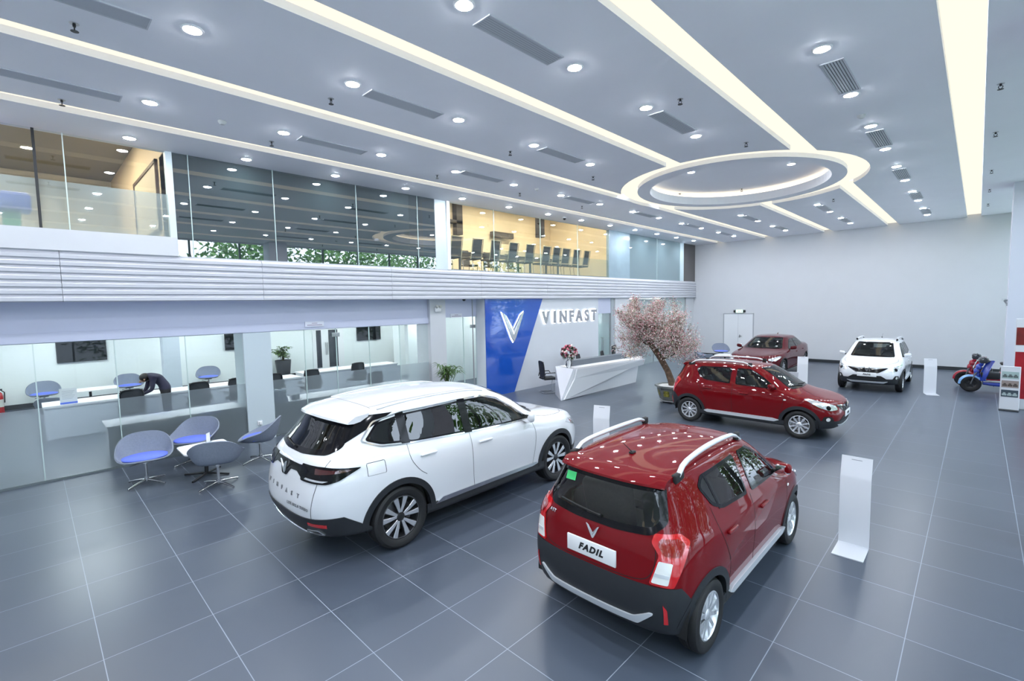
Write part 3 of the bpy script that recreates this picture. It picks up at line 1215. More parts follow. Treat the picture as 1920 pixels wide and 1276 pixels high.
struct(MB().box(-13.2, -5.75, YN, 1.76, 6.6, 6.7).build('ceiling_upper_lounge', GREYC))
struct(MB().box(-10.2, -5.75, 1.76, YF, 7.0, 7.1).build('ceiling_meeting', M('beige_ceiling', (.7, .6, .45), .7)))
struct(MB().box(-5.85, -5.78, YN, YF, ZC + .21, 7.05).build('wall_ceiling_edge', CEIL))
struct(MB().box(-8.2, -8.0, 17.9, YF, ZU, 7.0).build('wall_upper_far_room', M('dim_teal_wall', (.22, .28, .3), .6)))

# ------------------------------------------------------------------ reception wall
XS = -5.75
wall = struct(MB().box(-6.2, XS, 9.54, 15.62, 0, 3.05).build('wall_reception', M('reception_paint', (.62, .65, .70), .45, noise=(1.5, .01))))
bp = MB().prism([(9.54, 0), (10.74, 0), (12.22, 3.04), (9.54, 3.04)], XS + .004, XS + .034, lambda a, b, h: (h, a, b))
o = tag(bp.build('blue_panel', M('blue_gloss', (0.012, 0.085, 0.46), 0.12, coat=1.0)), 'glossy blue slanted panel on the reception wall', 'wall panel')
HALO = M_emit('sign_backlight', (.96, .98, 1.0), 2.2)
CH = M('sign_chrome', (.6, .6, .62), .18, 1.0)
t = thing('emblem_sign', 'backlit chrome winged V emblem on the blue panel', 'sign', (XS + .035, 10.69, 2.12))
fr = frame((.05, 0, 0), (0, 1, 0), (0, 0, 1))
emblem(.98, .95, .03).xf(fr).build('emblem', CH, t)
mb = emblem(1.04, 1.02, .012)
mb.xf(frame((.012, 0, .0), (0, 1, 0), (0, 0, 1))).build('backlight', HALO, t)
t = thing('letter_sign', 'backlit chrome lettering on the grey reception wall', 'sign', (XS, 13.76, 2.36))
for i, ch in enumerate('VINFAST'):
    y = -1.44 + 2.88 * i / 6
    m = text_mesh(ch, .55, .02, 1, .026)
    m.xf(frame((.075, y, 0), (0, 1, 0), (0, 0, 1))).build('letter', CH, t)
    m = text_mesh(ch, .55, .01, 1, .044)
    m.xf(frame((.03, y, 0), (0, 1, 0), (0, 0, 1))).build('letter_backlight', HALO, t)

# glass offices right of the reception wall
PTEAL = M_glass('pale_teal_glass', (.80, .90, .90), .03, 0.0, body=(.62, .72, .73), body_mix=.35)
pane(15.64, 16.5, .02, 2.42, XS - .05, PTEAL)
joint(16.5, 0, 2.42, XS - .05, .012, STEEL)
struct(MB().box(-6.1, XS - .02, 15.62, 16.9, 2.42, 3.05).build('wall_over_door', LILAC))
struct(MB().box(-6.2, XS, 16.55, 16.78, 0, 3.05).build('trim_6', M('grey_mullion', (.38, .42, .45), .4)))
struct(MB().box(-6.3, XS + .05, 16.78, 17.9, 0, 3.05).build('wall_column_far', WALL))
pane(17.9, 20.2, .02, 3.05, XS - .05, PTEAL)
joint(20.2, 0, 3.05, XS - .05, .02, STEEL)
pane(20.2, 22.2, .02, 3.05, XS - .05, PTEAL)
pane(22.2, 23.5, .02, 3.05, XS - .05, PTEAL)
joint(22.2, 0, 3.05, XS - .05, .015)
joint(23.5, 0, 3.05, XS - .05, .03, STEEL)
struct(MB().box(-6.2, XS, 23.55, YF, 0, 3.05).build('wall_far_corner', WALL))
struct(MB().box(-9.2, -9.0, 8.9, YF, 0, 3.05).build('wall_far_office', PALE))
struct(MB().box(-9.0, -6.2, 15.5, 15.6, 0, 3.05).build('wall_office_divider', PALE))

# glass door right of the reception wall
dg_ = struct(MB().box(XS - .06, XS - .045, 15.66, 16.48, .02, 2.0).build('door_3', PTEAL))
for q in (15.85, 15.97):
    MB().tube([(XS - .02, q, .72), (XS + .01, q, .72), (XS + .01, q, 1.45), (XS - .02, q, 1.45)], .014, 8).build('door_handle', STEEL, dg_)
# far wall door
dr = struct(MB().box(-4.17, -2.80, YF - .02, YF, .0, 2.17).build('door_1', M('door_white', (.72, .74, .78), .45)))
fm = M('door_gap', (.40, .42, .46), .6)
m = MB().box(-4.20, -4.165, YF - .035, YF, 0, 2.2).box(-2.80, -2.765, YF - .035, YF, 0, 2.2).box(-4.2, -2.765, YF - .035, YF, 2.165, 2.2).box(-3.492, -3.484, YF - .024, YF - .018, 0, 2.17)
m.build('door_frame', fm, dr)
m = MB().box(-3.42, -3.38, YF - .035, YF - .02, 1.0, 1.14).box(-3.44, -3.30, YF - .06, YF - .045, 1.06, 1.08)
m.build('door_handle', STEEL, dr)
t = thing('exit_sign', 'green lit exit sign with two black lamps above the far door', 'exit sign', (-3.42, YF, 2.30))
MB().rbox(-.17, .17, -.06, 0, -.085, .085, .008).build('housing', M('exit_housing', (.5, .55, .52), .5), t)
MB().box(-.155, .155, -.066, -.06, -.07, .07).build('lit_face', M_emit('exit_green', (.42, 1.0, .68), 1.3), t)
m = MB()
m.ball((-.03, -.07, .035), .012, .004, .012, 8, 6)
m.prism([(-.045, .02), (-.01, .02), (.02, -.03), (.01, -.04), (-.02, -.0), (-.05, -.04), (-.06, -.03), (-.035, .0)], -.07, -.066, lambda a, b, h: (a, h, b))
m.prism([(.05, -.008), (.10, -.008), (.10, -.025), (.13, 0), (.10, .025), (.10, .008), (.05, .008)], -.07, -.066, lambda a, b, h: (a, h, b))
m.build('pictogram', M('exit_pictogram', (.02, .25, .1), .5), t)
for s in (-1, 1):
    MB().rbox(s * .235 - .04, s * .235 + .04, -.09, -.0, -.06, .06, .02).build('emergency_lamp', PLASTIC, t, smooth=40)

# ------------------------------------------------------------------ street facade on the right
GLZ = M_glass('facade_glass', (.92, .96, .95), .02, 0.0)
FRM = M('facade_frame', (.05, .055, .06), .4, .3)
ys = [YN + (YF - YN) * i / 16 for i in range(17)]
for i, (a, b) in enumerate(zip(ys[:-1], ys[1:])):
    o = pane(a, b, .05, ZC - .05, XR, GLZ)
struct(MB().box(XR - .06, XR + .1, YN, YF, ZC - .06, ZC + .05).build('wall_facade_header', WALL))
for y in ys[1:-1]:
    wn[0] += 1
    struct(MB().box(XR - .04, XR + .06, y - .03, y + .03, 0, ZC - .05).build('trim_%d' % (wn[0] + 10), FRM))
struct(MB().box(XR - .03, XR + .05, YN, YF, 2.9, 2.96).box(XR - .05, XR + .05, YN, YF, 0, .06).build('trim_7', FRM))
for nm, y in (('wall_pillar_near', 7.25), ('wall_pillar_far', 17.92)):
    struct(MB().box(5.57, XR - .05, y, y + .75, 0, ZC).build(nm, M('pillar_paint', (.62, .64, .72), .55)))
# ------------------------------------------------------------------ outside the street facade (seen in reflections)
struct(MB().box(XR + .3, 60, -40, 60, -.2, -.08).build('ground', M('pavement', (.66, .67, .68), .8, noise=(1.5, .2))))
rng = random.Random(7)


def make_tree(seed, h, r):
    rg = random.Random(seed)
    t = thing('street_tree', 'x', 'tree', (0, 0, 0), 0, 'street trees')
    MB().tube([(0, 0, -.1), (.05, .02, h * .25), (-.04, .05, h * .5), (.02, 0, h * .75)], [.13, .11, .08, .04], 8).build('trunk', M('tree_bark', (.10, .075, .05), .9), t, smooth=60)
    m = MB()
    for i in range(2600):
        a, u = rg.uniform(0, 6.283), rg.uniform(-1, 1)
        q = r * (rg.random() ** .35)
        c = V((q * math.cos(a) * math.sqrt(1 - u * u), q * math.sin(a) * math.sqrt(1 - u * u), h * .55 + u * h * .48 * (q / r)))
        d = V((rg.uniform(-1, 1), rg.uniform(-1, 1), rg.uniform(-1, 1))).normalized()
        e = d.orthogonal().normalized()
        s = rg.uniform(.12, .22)
        m.add([c, c + d * s + e * s * .4, c + d * s * 2, c + d * s - e * s * .4], [(0, 1, 2, 3)])
    fo = m.build('foliage', M('street_leaf', (.12, .26, .045), .6, noise=(4, .5)), t, fix=False)
    return t


for i in range(13):
    y = (-7.5 + 5.0 * i) if i < 9 else (-3 + 7.0 * (i - 9))
    xo = 10.0 + .5 * (i % 2) if i < 9 else 15.2
    if i < 2:
        tr = make_tree(40 + i, 7.4 + i * .3, 2.25)
        base = tr if i == 0 else base
        tr.location = (xo, y, -.08)
    else:
        tr = dup(base, (xo, y, -.08), rng.uniform(0, 360))
    tr['label'] = 'green street tree outside the facade, %s along the kerb from the near corner' % ['one', 'two', 'three', 'four', 'five', 'six', 'seven', 'eight', 'nine', 'ten (back row)', 'eleven (back row)', 'twelve (back row)', 'thirteen (back row)'][i]
# ---- small five door hatchback with cladding and roof rails
HATCH_NET = [
 [(1.70,0,.25),(1.68,.35,.25),(1.58,.58,.25),(1.20,.70,.23),(.70,.72,.23),(.1,.72,.23),(-.6,.72,.23),(-1.1,.71,.23),(-1.5,.67,.25),(-1.66,.55,.26),(-1.71,.32,.27),(-1.72,0,.27)],
 [(1.80,0,.31),(1.77,.38,.31),(1.66,.63,.31),(1.22,.765,.30),(.7,.775,.29),(.1,.775,.29),(-.6,.775,.29),(-1.12,.77,.30),(-1.55,.72,.33),(-1.72,.60,.34),(-1.785,.34,.34),(-1.80,0,.34)],
 [(1.85,0,.48),(1.825,.38,.48),(1.70,.67,.50),(1.22,.80,.50),(.7,.80,.48),(.1,.80,.48),(-.6,.80,.49),(-1.12,.80,.51),(-1.57,.755,.53),(-1.75,.63,.54),(-1.82,.36,.54),(-1.835,0,.54)],
 [(1.84,0,.62),(1.81,.38,.63),(1.67,.67,.66),(1.22,.808,.69),(.7,.812,.68),(.1,.815,.68),(-.6,.815,.70),(-1.12,.81,.73),(-1.56,.755,.76),(-1.72,.63,.77),(-1.785,.36,.76),(-1.80,0,.76)],
 [(1.80,0,.74),(1.76,.37,.76),(1.58,.65,.80),(1.2,.785,.84),(.72,.80,.86),(.1,.805,.87),(-.6,.80,.89),(-1.12,.79,.92),(-1.53,.73,.95),(-1.69,.60,.96),(-1.755,.35,.94),(-1.77,0,.94)],
 [(1.70,0,.825),(1.64,.36,.84),(1.42,.60,.875),(1.10,.72,.90),(.72,.765,.945),(.1,.775,.955),(-.6,.765,.985),(-1.12,.75,1.02),(-1.48,.69,1.05),(-1.645,.57,1.06),(-1.715,.34,1.04),(-1.73,0,1.04)],
 [(1.02,0,.995),(1.0,.34,.99),(.96,.56,.975),(.86,.67,.965),(.60,.73,1.02),(.1,.745,1.05),(-.6,.735,1.07),(-1.10,.715,1.10),(-1.44,.66,1.12),(-1.60,.55,1.13),(-1.67,.33,1.12),(-1.685,0,1.12)],
 [(.70,0,1.215),(.685,.33,1.21),(.63,.54,1.20),(.53,.615,1.20),(.36,.65,1.22),(.05,.67,1.23),(-.6,.665,1.24),(-1.07,.645,1.26),(-1.37,.595,1.27),(-1.53,.51,1.28),(-1.595,.30,1.28),(-1.61,0,1.28)],
 [(.36,0,1.42),(.35,.28,1.415),(.31,.46,1.395),(.24,.525,1.385),(.12,.555,1.40),(-.1,.575,1.415),(-.6,.575,1.42),(-1.02,.56,1.415),(-1.32,.525,1.405),(-1.48,.46,1.40),(-1.555,.28,1.40),(-1.57,0,1.40)],
 [(.22,0,1.455),(.21,.22,1.452),(.17,.38,1.44),(.12,.43,1.44),(.0,.45,1.455),(-.2,.46,1.465),(-.6,.46,1.47),(-1.0,.45,1.46),(-1.28,.42,1.445),(-1.42,.36,1.435),(-1.48,.22,1.435),(-1.49,0,1.435)],
 [(.10,0,1.475),(.08,0,1.475),(.05,0,1.477),(.0,0,1.48),(-.12,0,1.488),(-.3,0,1.495),(-.6,0,1.495),(-.9,0,1.485),(-1.1,0,1.472),(-1.25,0,1.46),(-1.32,0,1.452),(-1.36,0,1.45)],
]


def win(name, vw, poly, d=.028, mat='glass', r=.04):
    p = rounded(poly, r)
    return dict(name=name, view=vw, poly=p, glass=rounded(shrink(poly, d), r * .8), hole=shrink(poly, d * .55), mat=mat)


def hatch_fit(root, sk, X, spec):
    # roof rails
    for s in (-1, 1):
        m = MB()
        pts = []
        for i in range(15):
            t = i / 14
            x = -1.30 + 1.42 * t
            y = .525 - .02 * math.sin(math.pi * t)
            h, n = sk.at((x, y - .01, 0), (0, 0, -1))
            lift = .058 * min(1, t / .10, (1 - t) / .14) ** .6
            pts.append((x, s * y, h.z + lift + .004))
        m.tube(pts, [.017 + .005 * math.sin(math.pi * i / 14) for i in range(15)], 10)
        m.v = [(a, s * (.525 - .01) + (b - s * (.525 - .01)) * 1.35, c) for a, b, c in m.v]
        rail = m.build('roof_rail', X['silver'], root, smooth=60)
        for k in (0, 1):
            f = MB()
            i0 = (0, 13)[k]
            f.rbox(pts[i0][0] - .07 * (1 - k) - .0, pts[i0][0] + .09 + .0 * k, pts[i0][1] - .024, pts[i0][1] + .024, pts[i0][2] - .05, pts[i0][2] + .028, .014)
            f.build('rail_foot', X['dark'], rail, smooth=50)
    mirror_housing(root, X, .60, .725, 1.06, .82)
    handles(root, sk, X, [(.02, .845), (-.82, .885)])
    # spoiler lip over the rear glass
    m = MB()
    cs = []
    for i in range(17):
        y = -.52 + 1.04 * i / 16
        k = (abs(y) / .52) ** 2.4
        x0 = -1.50 + .06 * k
        cs.append([(x0 + .10, y, 1.447 - .012 * k), (x0 - .02, y, 1.442 - .016 * k), (x0 - .125 + .05 * k, y, 1.405 - .02 * k), (x0 - .13 + .05 * k, y, 1.388 - .02 * k), (x0 - .02, y, 1.385 - .02 * k), (x0 + .08, y, 1.41 - .02 * k)])
    m.add([p for c in cs for p in c], [(i * 6 + j, i * 6 + (j + 1) % 6, (i + 1) * 6 + (j + 1) % 6, (i + 1) * 6 + j) for i in range(16) for j in range(6)] + [tuple(range(6)), tuple(range(96, 102))])
    m.build('spoiler', X['paint'], root, smooth=40)
    # antenna
    h, n = sk.at((-1.12, 0, 0), (0, 0, -1))
    m = MB().rbox(-.035, .035, -.022, .022, -.004, .02, .01)
    m.tube([(-.01, 0, .015), (-.16, 0, .13)], [.005, .003], 6)
    a = m.build('antenna', X['dark'], root, smooth=50)
    a.location = h
    # rear wiper
    m = MB()
    P = []
    for i in range(9):
        y = .10 - .42 * (i / 8) if False else -.05 + .44 * i / 8
        hh, nn = sk.at((0, y, 1.075 + .03 * i / 8), (1, 0, 0))
        P.append(hh + nn * .022)
    m.tube(P, [.014] + [.010] * 8, 6)
    m.build('rear_wiper', X['dark'], root, smooth=50)
    # front wipers
    for s in (0, 1):
        P = []
        for i in range(8):
            hh, nn = sk.at((0, (.45 if s else .02) - .5 * i / 7, 1.02 + .03 * i / 7), (-1, 0, 0))
            P.append(hh + nn * .015)
        MB().tube(P, .008, 6).build('wiper', X['dark'], root, smooth=50)
    # plates with model lettering
    for vwk, b, w, hgt in (('rear', .80, .245, .07), ('front', .545, .235, .06)):
        vw = view(vwk)
        h, n = sk.at(vw[0](0, b), vw[1])
        sg = -1 if vwk == 'rear' else 1
        m = MB().rbox(-.006, .012, -w, w, -hgt, hgt, .005)
        p = m.build('plate', X['plate'], root, smooth=30)
        p.location = (h.x + sg * .004, 0, b)
        p.rotation_euler = (0, 0, 0 if sg > 0 else math.pi)
        t = text_mesh('FADIL', .078 if sg < 0 else .06, .001, 1.25, .004, .35)
        t.xf(frame((.0135, 0, 0), (0, 1, 0), (0, 0, 1))).build('plate_lettering', X['ink'], p)
    # badge
    h, n = sk.at((0, 0, .945), (1, 0, 0))
    emblem(.13, .12, .008).xf(frame(h + n * .004, (0, -1, 0), (.0, 0, 1))).build('emblem', X['silver'], root)
    set_text(root, X, 'VINFAST', .045, 'chrome', 'badge_lettering', view('rear'), .52, .985, sk, .004, .0015, 1.2, .001)
    h, n = sk.at((0, 0, .70), (-1, 0, 0))
    emblem(.17, .15, .012).xf(frame(h + n * .02, (0, 1, 0), (0, 0, 1))).build('emblem', X['chrome'], root)
    # indicator repeater on the wing
    for s in (-1, 1):
        h, n = sk.at((.86, 0, .80), (0, -1, 0))
        m = MB().ball((0, 0, 0), .028, .008, .018)
        o = m.build('side_repeater', X['white'], root, smooth=60)
        o.location = (h.x, s * (h.y + .003), h.z)
    # green inspection sticker inside the rear glass
    if spec.get('sticker'):
        vw = view('rear')
        o = panel(MB(), sk, vw, [(.30, 1.265), (.42, 1.255), (.42, 1.325), (.30, 1.335)], .007, .05, 0).build('window_sticker', M('sticker_green', S(60, 190, 110), .5), root, fix=False)


CORNER = ((-1.66, .60), (.76, .65, 0), (-.65, .76, 0))
FCORN = ((1.60, .62), (-.76, .65, 0), (.65, .76, 0))
HATCH = dict(
    net=HATCH_NET, R=.298, rr=.20, tw=.175, axles=(-1.25, 1.135), track=.715, arch=.345, aw=.055, ywell=.76, style='twin',
    zbelt=.97, ywin=.30, arc_r=(-5, 172), arc_f=(6, 185), aoff=.012,
    windows=[
        win('front_door_glass', 'side', [(.70, .995), (-.18, 1.025), (-.18, 1.385), (.10, 1.378), (.24, 1.32), (.47, 1.17)]),
        win('rear_door_glass', 'side', [(-.30, 1.03), (-.86, 1.065), (-1.02, 1.13), (-1.13, 1.30), (-1.02, 1.37), (-.30, 1.388)]),
        win('windshield', 'front', [(-.56, 1.005), (.56, 1.005), (.445, 1.415), (-.445, 1.415)], .03),
        win('rear_glass', 'rear', [(-.585, 1.12), (-.50, 1.04), (-.2, 1.02), (.2, 1.02), (.50, 1.04), (.585, 1.12), (.50, 1.385), (-.50, 1.385)], .05),
    ],
    clad=[
        ('rear_bumper', [((0, 0, .685), (0, 0, 1)), ((-1.62, 0, .66), (.77, 0, .64)), ((-1.1, 0, 0), (1, 0, 0))], .008),
        ('front_bumper_lip', [((0, 0, .43), (0, 0, 1)), ((1.3, 0, 0), (-1, 0, 0))], .008),
        ('sill', [((0, 0, .35), (0, 0, 1)), ((-.98, 0, 0), (-1, 0, 0)), ((.85, 0, 0), (1, 0, 0))], .010),
    ],
    seams=[
        ('side', [(-.235, 1.02), (-.24, .8), (-.24, .5), (-.22, .36)]),
        ('side', [(.80, .93), (.83, .8), (.80, .6), (.74, .36)]),
        ('side', [(-1.06, 1.13), (-1.03, .95), (-.93, .75), (-.86, .60), (-.84, .36)]),
        ('side', [(-.24, .36), (.74, .36)]), ('side', [(-.84, .36), (-.24, .36)]),
        ('rear', [(.52, 1.04), (.55, .9), (.52, .76), (.40, .705), (0, .70), (-.40, .705), (-.52, .76), (-.55, .9), (-.52, 1.04)]),
        ('top', [(1.64, .38), (1.45, .58), (1.2, .66), (.98, .655)]), ('top', [(1.64, -.38), (1.45, -.58), (1.2, -.66), (.98, -.655)]),
    ],
    parts=[
        dict(name='tail_light', view='d', ax=CORNER, sides=(1, -1), mat='red', off=.010, rim=.02, res=.03,
             poly=rounded([(-.135, .70), (.03, .69), (.115, .84), (.21, 1.00), (.13, 1.06), (-.06, 1.06), (-.095, 1.0), (-.055, .92), (-.085, .84)], .02),
             subs=[dict(name='reversing_lamp', mat='white', poly=rounded([(-.12, .715), (-.01, .71), (.035, .87), (-.06, .88)], .012)),
                   dict(name='lamp_reflector_strip', mat='silver', off=.017, poly=[(-.10, .765), (-.002, .76), (.004, .785), (-.09, .79)]),
                   dict(name='brake_lens', mat='wine', poly=rounded([(-.02, .92), (.10, .91), (.155, .995), (.10, 1.03), (-.03, 1.03), (-.055, .99)], .02))]),
        dict(name='rear_reflector', view='d', ax=CORNER, sides=(1, -1), mat='red', off=.016, poly=[(-.035, .40), (-.005, .40), (-.02, .52), (-.05, .56)]),
        dict(name='skid_plate', view='rear', mat='silver', off=.022, rim=.02, poly=rounded([(-.56, .475), (-.53, .48), (-.40, .41), (.40, .41), (.53, .48), (.56, .475), (.43, .355), (-.43, .355)], .02)),
        dict(name='sill_strip', view='side', sides=(1, -1), mat='silver', off=.034, rim=.04, poly=rounded([(-.88, .345), (-.80, .375), (.62, .375), (.76, .35), (.66, .305), (-.80, .305)], .012)),
        dict(name='headlight', view='d', ax=FCORN, sides=(1, -1), mat='lens', off=.008, rim=.02, res=.03, poly=rounded([(-.20, .66), (-.02, .645), (.16, .70), (.40, .855), (.30, .865), (.05, .80), (-.17, .735)], .03),
             subs=[dict(name='projector', mat='black', poly=arc(.0, .70, .045, 0, 345, 16)), dict(name='indicator_lens', mat='white', poly=rounded([(.10, .715), (.28, .80), (.20, .80), (.09, .765)], .01))]),
        dict(name='quarter_divider', view='side', sides=(1, -1), mat='black', off=.006, rim=.004, poly=[(-.90, 1.08), (-.925, 1.08), (-.985, 1.37), (-.955, 1.37)]),
        dict(name='grille', view='front', mat='black', off=.006, rim=.01, poly=rounded([(-.50, .745), (-.28, .60), (0, .585), (.28, .60), (.50, .745), (.25, .735), (0, .73), (-.25, .735)], .03)),
        dict(name='grille_wing', view='front', sides=(1, -1), mat='chrome', off=.016, poly=[(.10, .715), (.30, .745), (.47, .745), (.28, .715), (.12, .69)]),
        dict(name='lower_intake', view='front', mat='dark', off=.007, rim=.01, poly=rounded([(-.55, .37), (-.34, .52), (.34, .52), (.55, .37)], .03)),
        dict(name='fog_lamp_bezel', view='d', ax=FCORN, sides=(1, -1), mat='dark', off=.008, poly=rounded([(-.13, .40), (.12, .40), (.09, .52), (-.05, .53)], .03),
             subs=[dict(name='fog_lamp', mat='white', poly=arc(.01, .465, .038, 0, 340, 14))]),
        dict(name='front_skid_plate', view='front', mat='silver', off=.02, rim=.02, poly=rounded([(-.50, .36), (-.36, .345), (.36, .345), (.50, .36), (.40, .30), (-.40, .30)], .015)),
    ],
    cabin=dict(x0=-1.2, x1=.9, y=.66, z=.36, dash=.66, zd=.98, zdoor=.96, seat1=-.12, seat2=-.92, ys=.34),
    fit=hatch_fit,
)
# ---- large white SUV
SUV_NET = [
 [(2.25,0,.30),(2.22,.42,.30),(2.08,.70,.30),(1.6,.86,.28),(.95,.88,.28),(.1,.88,.28),(-.75,.88,.28),(-1.35,.86,.29),(-1.95,.79,.31),(-2.22,.64,.33),(-2.32,.38,.34),(-2.34,0,.34)],
 [(2.36,0,.38),(2.33,.45,.38),(2.17,.75,.38),(1.6,.925,.37),(.95,.935,.36),(.1,.935,.36),(-.75,.935,.36),(-1.4,.93,.38),(-2.0,.86,.40),(-2.29,.70,.42),(-2.40,.42,.43),(-2.42,0,.43)],
 [(2.41,0,.56),(2.38,.46,.56),(2.21,.78,.58),(1.6,.96,.60),(.95,.957,.58),(.1,.955,.58),(-.75,.957,.58),(-1.4,.965,.60),(-2.03,.905,.62),(-2.36,.74,.63),(-2.47,.44,.63),(-2.49,0,.63)],
 [(2.40,0,.74),(2.36,.46,.75),(2.18,.78,.78),(1.6,.972,.84),(.95,.972,.82),(.1,.97,.82),(-.75,.972,.83),(-1.4,.972,.86),(-2.02,.91,.88),(-2.33,.75,.89),(-2.43,.44,.88),(-2.45,0,.88)],
 [(2.34,0,.90),(2.29,.45,.92),(2.05,.75,.96),(1.55,.94,.98),(.95,.955,1.0),(.1,.955,1.01),(-.75,.955,1.03),(-1.4,.95,1.05),(-2.0,.89,1.07),(-2.28,.735,1.07),(-2.38,.43,1.06),(-2.40,0,1.06)],
 [(2.18,0,1.00),(2.12,.44,1.015),(1.88,.72,1.04),(1.45,.87,1.055),(.95,.92,1.085),(.1,.92,1.11),(-.75,.91,1.14),(-1.4,.895,1.17),(-1.95,.835,1.20),(-2.20,.69,1.20),(-2.30,.40,1.19),(-2.32,0,1.19)],
 [(1.28,0,1.155),(1.25,.42,1.15),(1.18,.67,1.13),(1.05,.79,1.12),(.78,.865,1.15),(.05,.875,1.20),(-.75,.865,1.23),(-1.38,.845,1.26),(-1.88,.78,1.29),(-2.10,.655,1.29),(-2.20,.38,1.285),(-2.22,0,1.285)],
 [(.92,0,1.40),(.90,.40,1.395),(.82,.62,1.38),(.70,.72,1.37),(.48,.765,1.40),(0,.785,1.43),(-.75,.78,1.45),(-1.33,.755,1.46),(-1.76,.69,1.47),(-1.97,.58,1.47),(-2.06,.34,1.465),(-2.08,0,1.465)],
 [(.46,0,1.63),(.44,.36,1.62),(.38,.55,1.60),(.28,.635,1.59),(.12,.67,1.61),(-.15,.69,1.64),(-.75,.69,1.655),(-1.28,.67,1.64),(-1.66,.62,1.62),(-1.85,.53,1.61),(-1.93,.32,1.61),(-1.95,0,1.61)],
 [(.28,0,1.675),(.26,.28,1.67),(.2,.44,1.66),(.12,.52,1.66),(-.02,.55,1.675),(-.25,.56,1.69),(-.75,.56,1.70),(-1.22,.55,1.69),(-1.58,.50,1.67),(-1.76,.43,1.66),(-1.84,.26,1.66),(-1.86,0,1.66)],
 [(.15,0,1.70),(.12,0,1.70),(.05,0,1.705),(0,0,1.71),(-.15,0,1.72),(-.38,0,1.73),(-.75,0,1.735),(-1.1,0,1.725),(-1.38,0,1.71),(-1.55,0,1.695),(-1.65,0,1.685),(-1.70,0,1.68)],
]


def suv_fit(root, sk, X, spec):
    mirror_housing(root, X, .74, .87, 1.19, 1.1)
    handles(root, sk, X, [(-.10, 1.02), (-1.05, 1.06)], 'paint', .24)
    # roof spoiler
    m = MB()
    cs = []
    for i in range(21):
        y = -.64 + 1.28 * i / 20
        k = (abs(y) / .64) ** 2.6
        x0 = -1.86 + .06 * k
        cs.append([(x0 + .14, y, 1.672 - .04 * k), (x0 - .04, y, 1.660 - .045 * k), (x0 - .225 + .10 * k, y, 1.615 - .05 * k), (x0 - .235 + .10 * k, y, 1.592 - .05 * k), (x0 - .06, y, 1.575 - .04 * k), (x0 + .10, y, 1.61 - .05 * k)])
    m.add([p for c in cs for p in c], [(i * 6 + j, i * 6 + (j + 1) % 6, (i + 1) * 6 + (j + 1) % 6, (i + 1) * 6 + j) for i in range(20) for j in range(6)] + [tuple(range(6)), tuple(range(120, 126))])
    m.build('spoiler', X['paint'], root, smooth=40)
    # flush roof rails
    for s in (-1, 1):
        pts = []
        for i in range(20):
            x = -1.55 + 1.70 * i / 19
            h, n = sk.at((x, .615, 0), (0, 0, -1))
            pts.append((x, s * .615, h.z + .006))
        MB().tube(pts, .012, 8).build('roof_rail', X['silver'], root, smooth=60)
    # wipers
    P = []
    for i in range(9):
        hh, nn = sk.at((0, .02 + .36 * i / 8, 1.235 + .03 * i / 8), (1, 0, 0))
        P.append(hh + nn * .02)
    MB().tube(P, [.016] + [.010] * 8, 6).build('rear_wiper', X['dark'], root, smooth=50)
    for s in (0, 1):
        P = []
        for i in range(8):
            hh, nn = sk.at((0, (.60 if s else .05) - .6 * i / 7, 1.165 + .03 * i / 7), (-1, 0, 0))
            P.append(hh + nn * .016)
        MB().tube(P, .009, 6).build('wiper', X['dark'], root, smooth=50)
    # badges
    h, n = sk.at((0, 0, 1.035), (1, 0, 0))
    emblem(.17, .16, .012).xf(frame(h + n * .022, (0, -1, 0), (0, 0, 1))).build('emblem', X['silver'], root)
    vw = view('rear')
    for i, ch in enumerate('VINFAST'):
        y = .42 - .84 * i / 6
        set_text(root, X, ch, .065, 'steel', 'badge_letter', vw, y, .80, sk, .004, .003, 1, .002)
    set_text(root, X, 'LUX SA2.0 TURBO', .045, 'steel', 'model_lettering', vw, -.42, .69, sk, .004, .002, 1.25, .001)
    # exhaust tips and chrome under-line
    for s in (-1, 1):
        o = panel(MB(), sk, ((lambda a, b: (0, a, b)), (1, 0, 0)), rounded([(.47, .37), (.70, .385), (.66, .455), (.50, .445)], .012), .02, .04, .03, hole=rounded(shrink([(.47, .37), (.70, .385), (.66, .455), (.50, .445)], .016), .008), mirror=s).build('exhaust_tip', X['chrome'], root, smooth=40, fix=False)
    P = []
    for i in range(21):
        y = -.47 + .94 * i / 20
        hh, nn = sk.at((0, y, .40), (1, 0, 0))
        P.append(hh + nn * .024)
    MB().tube(P, .012, 6).build('chrome_strip', X['chrome'], root, smooth=60)


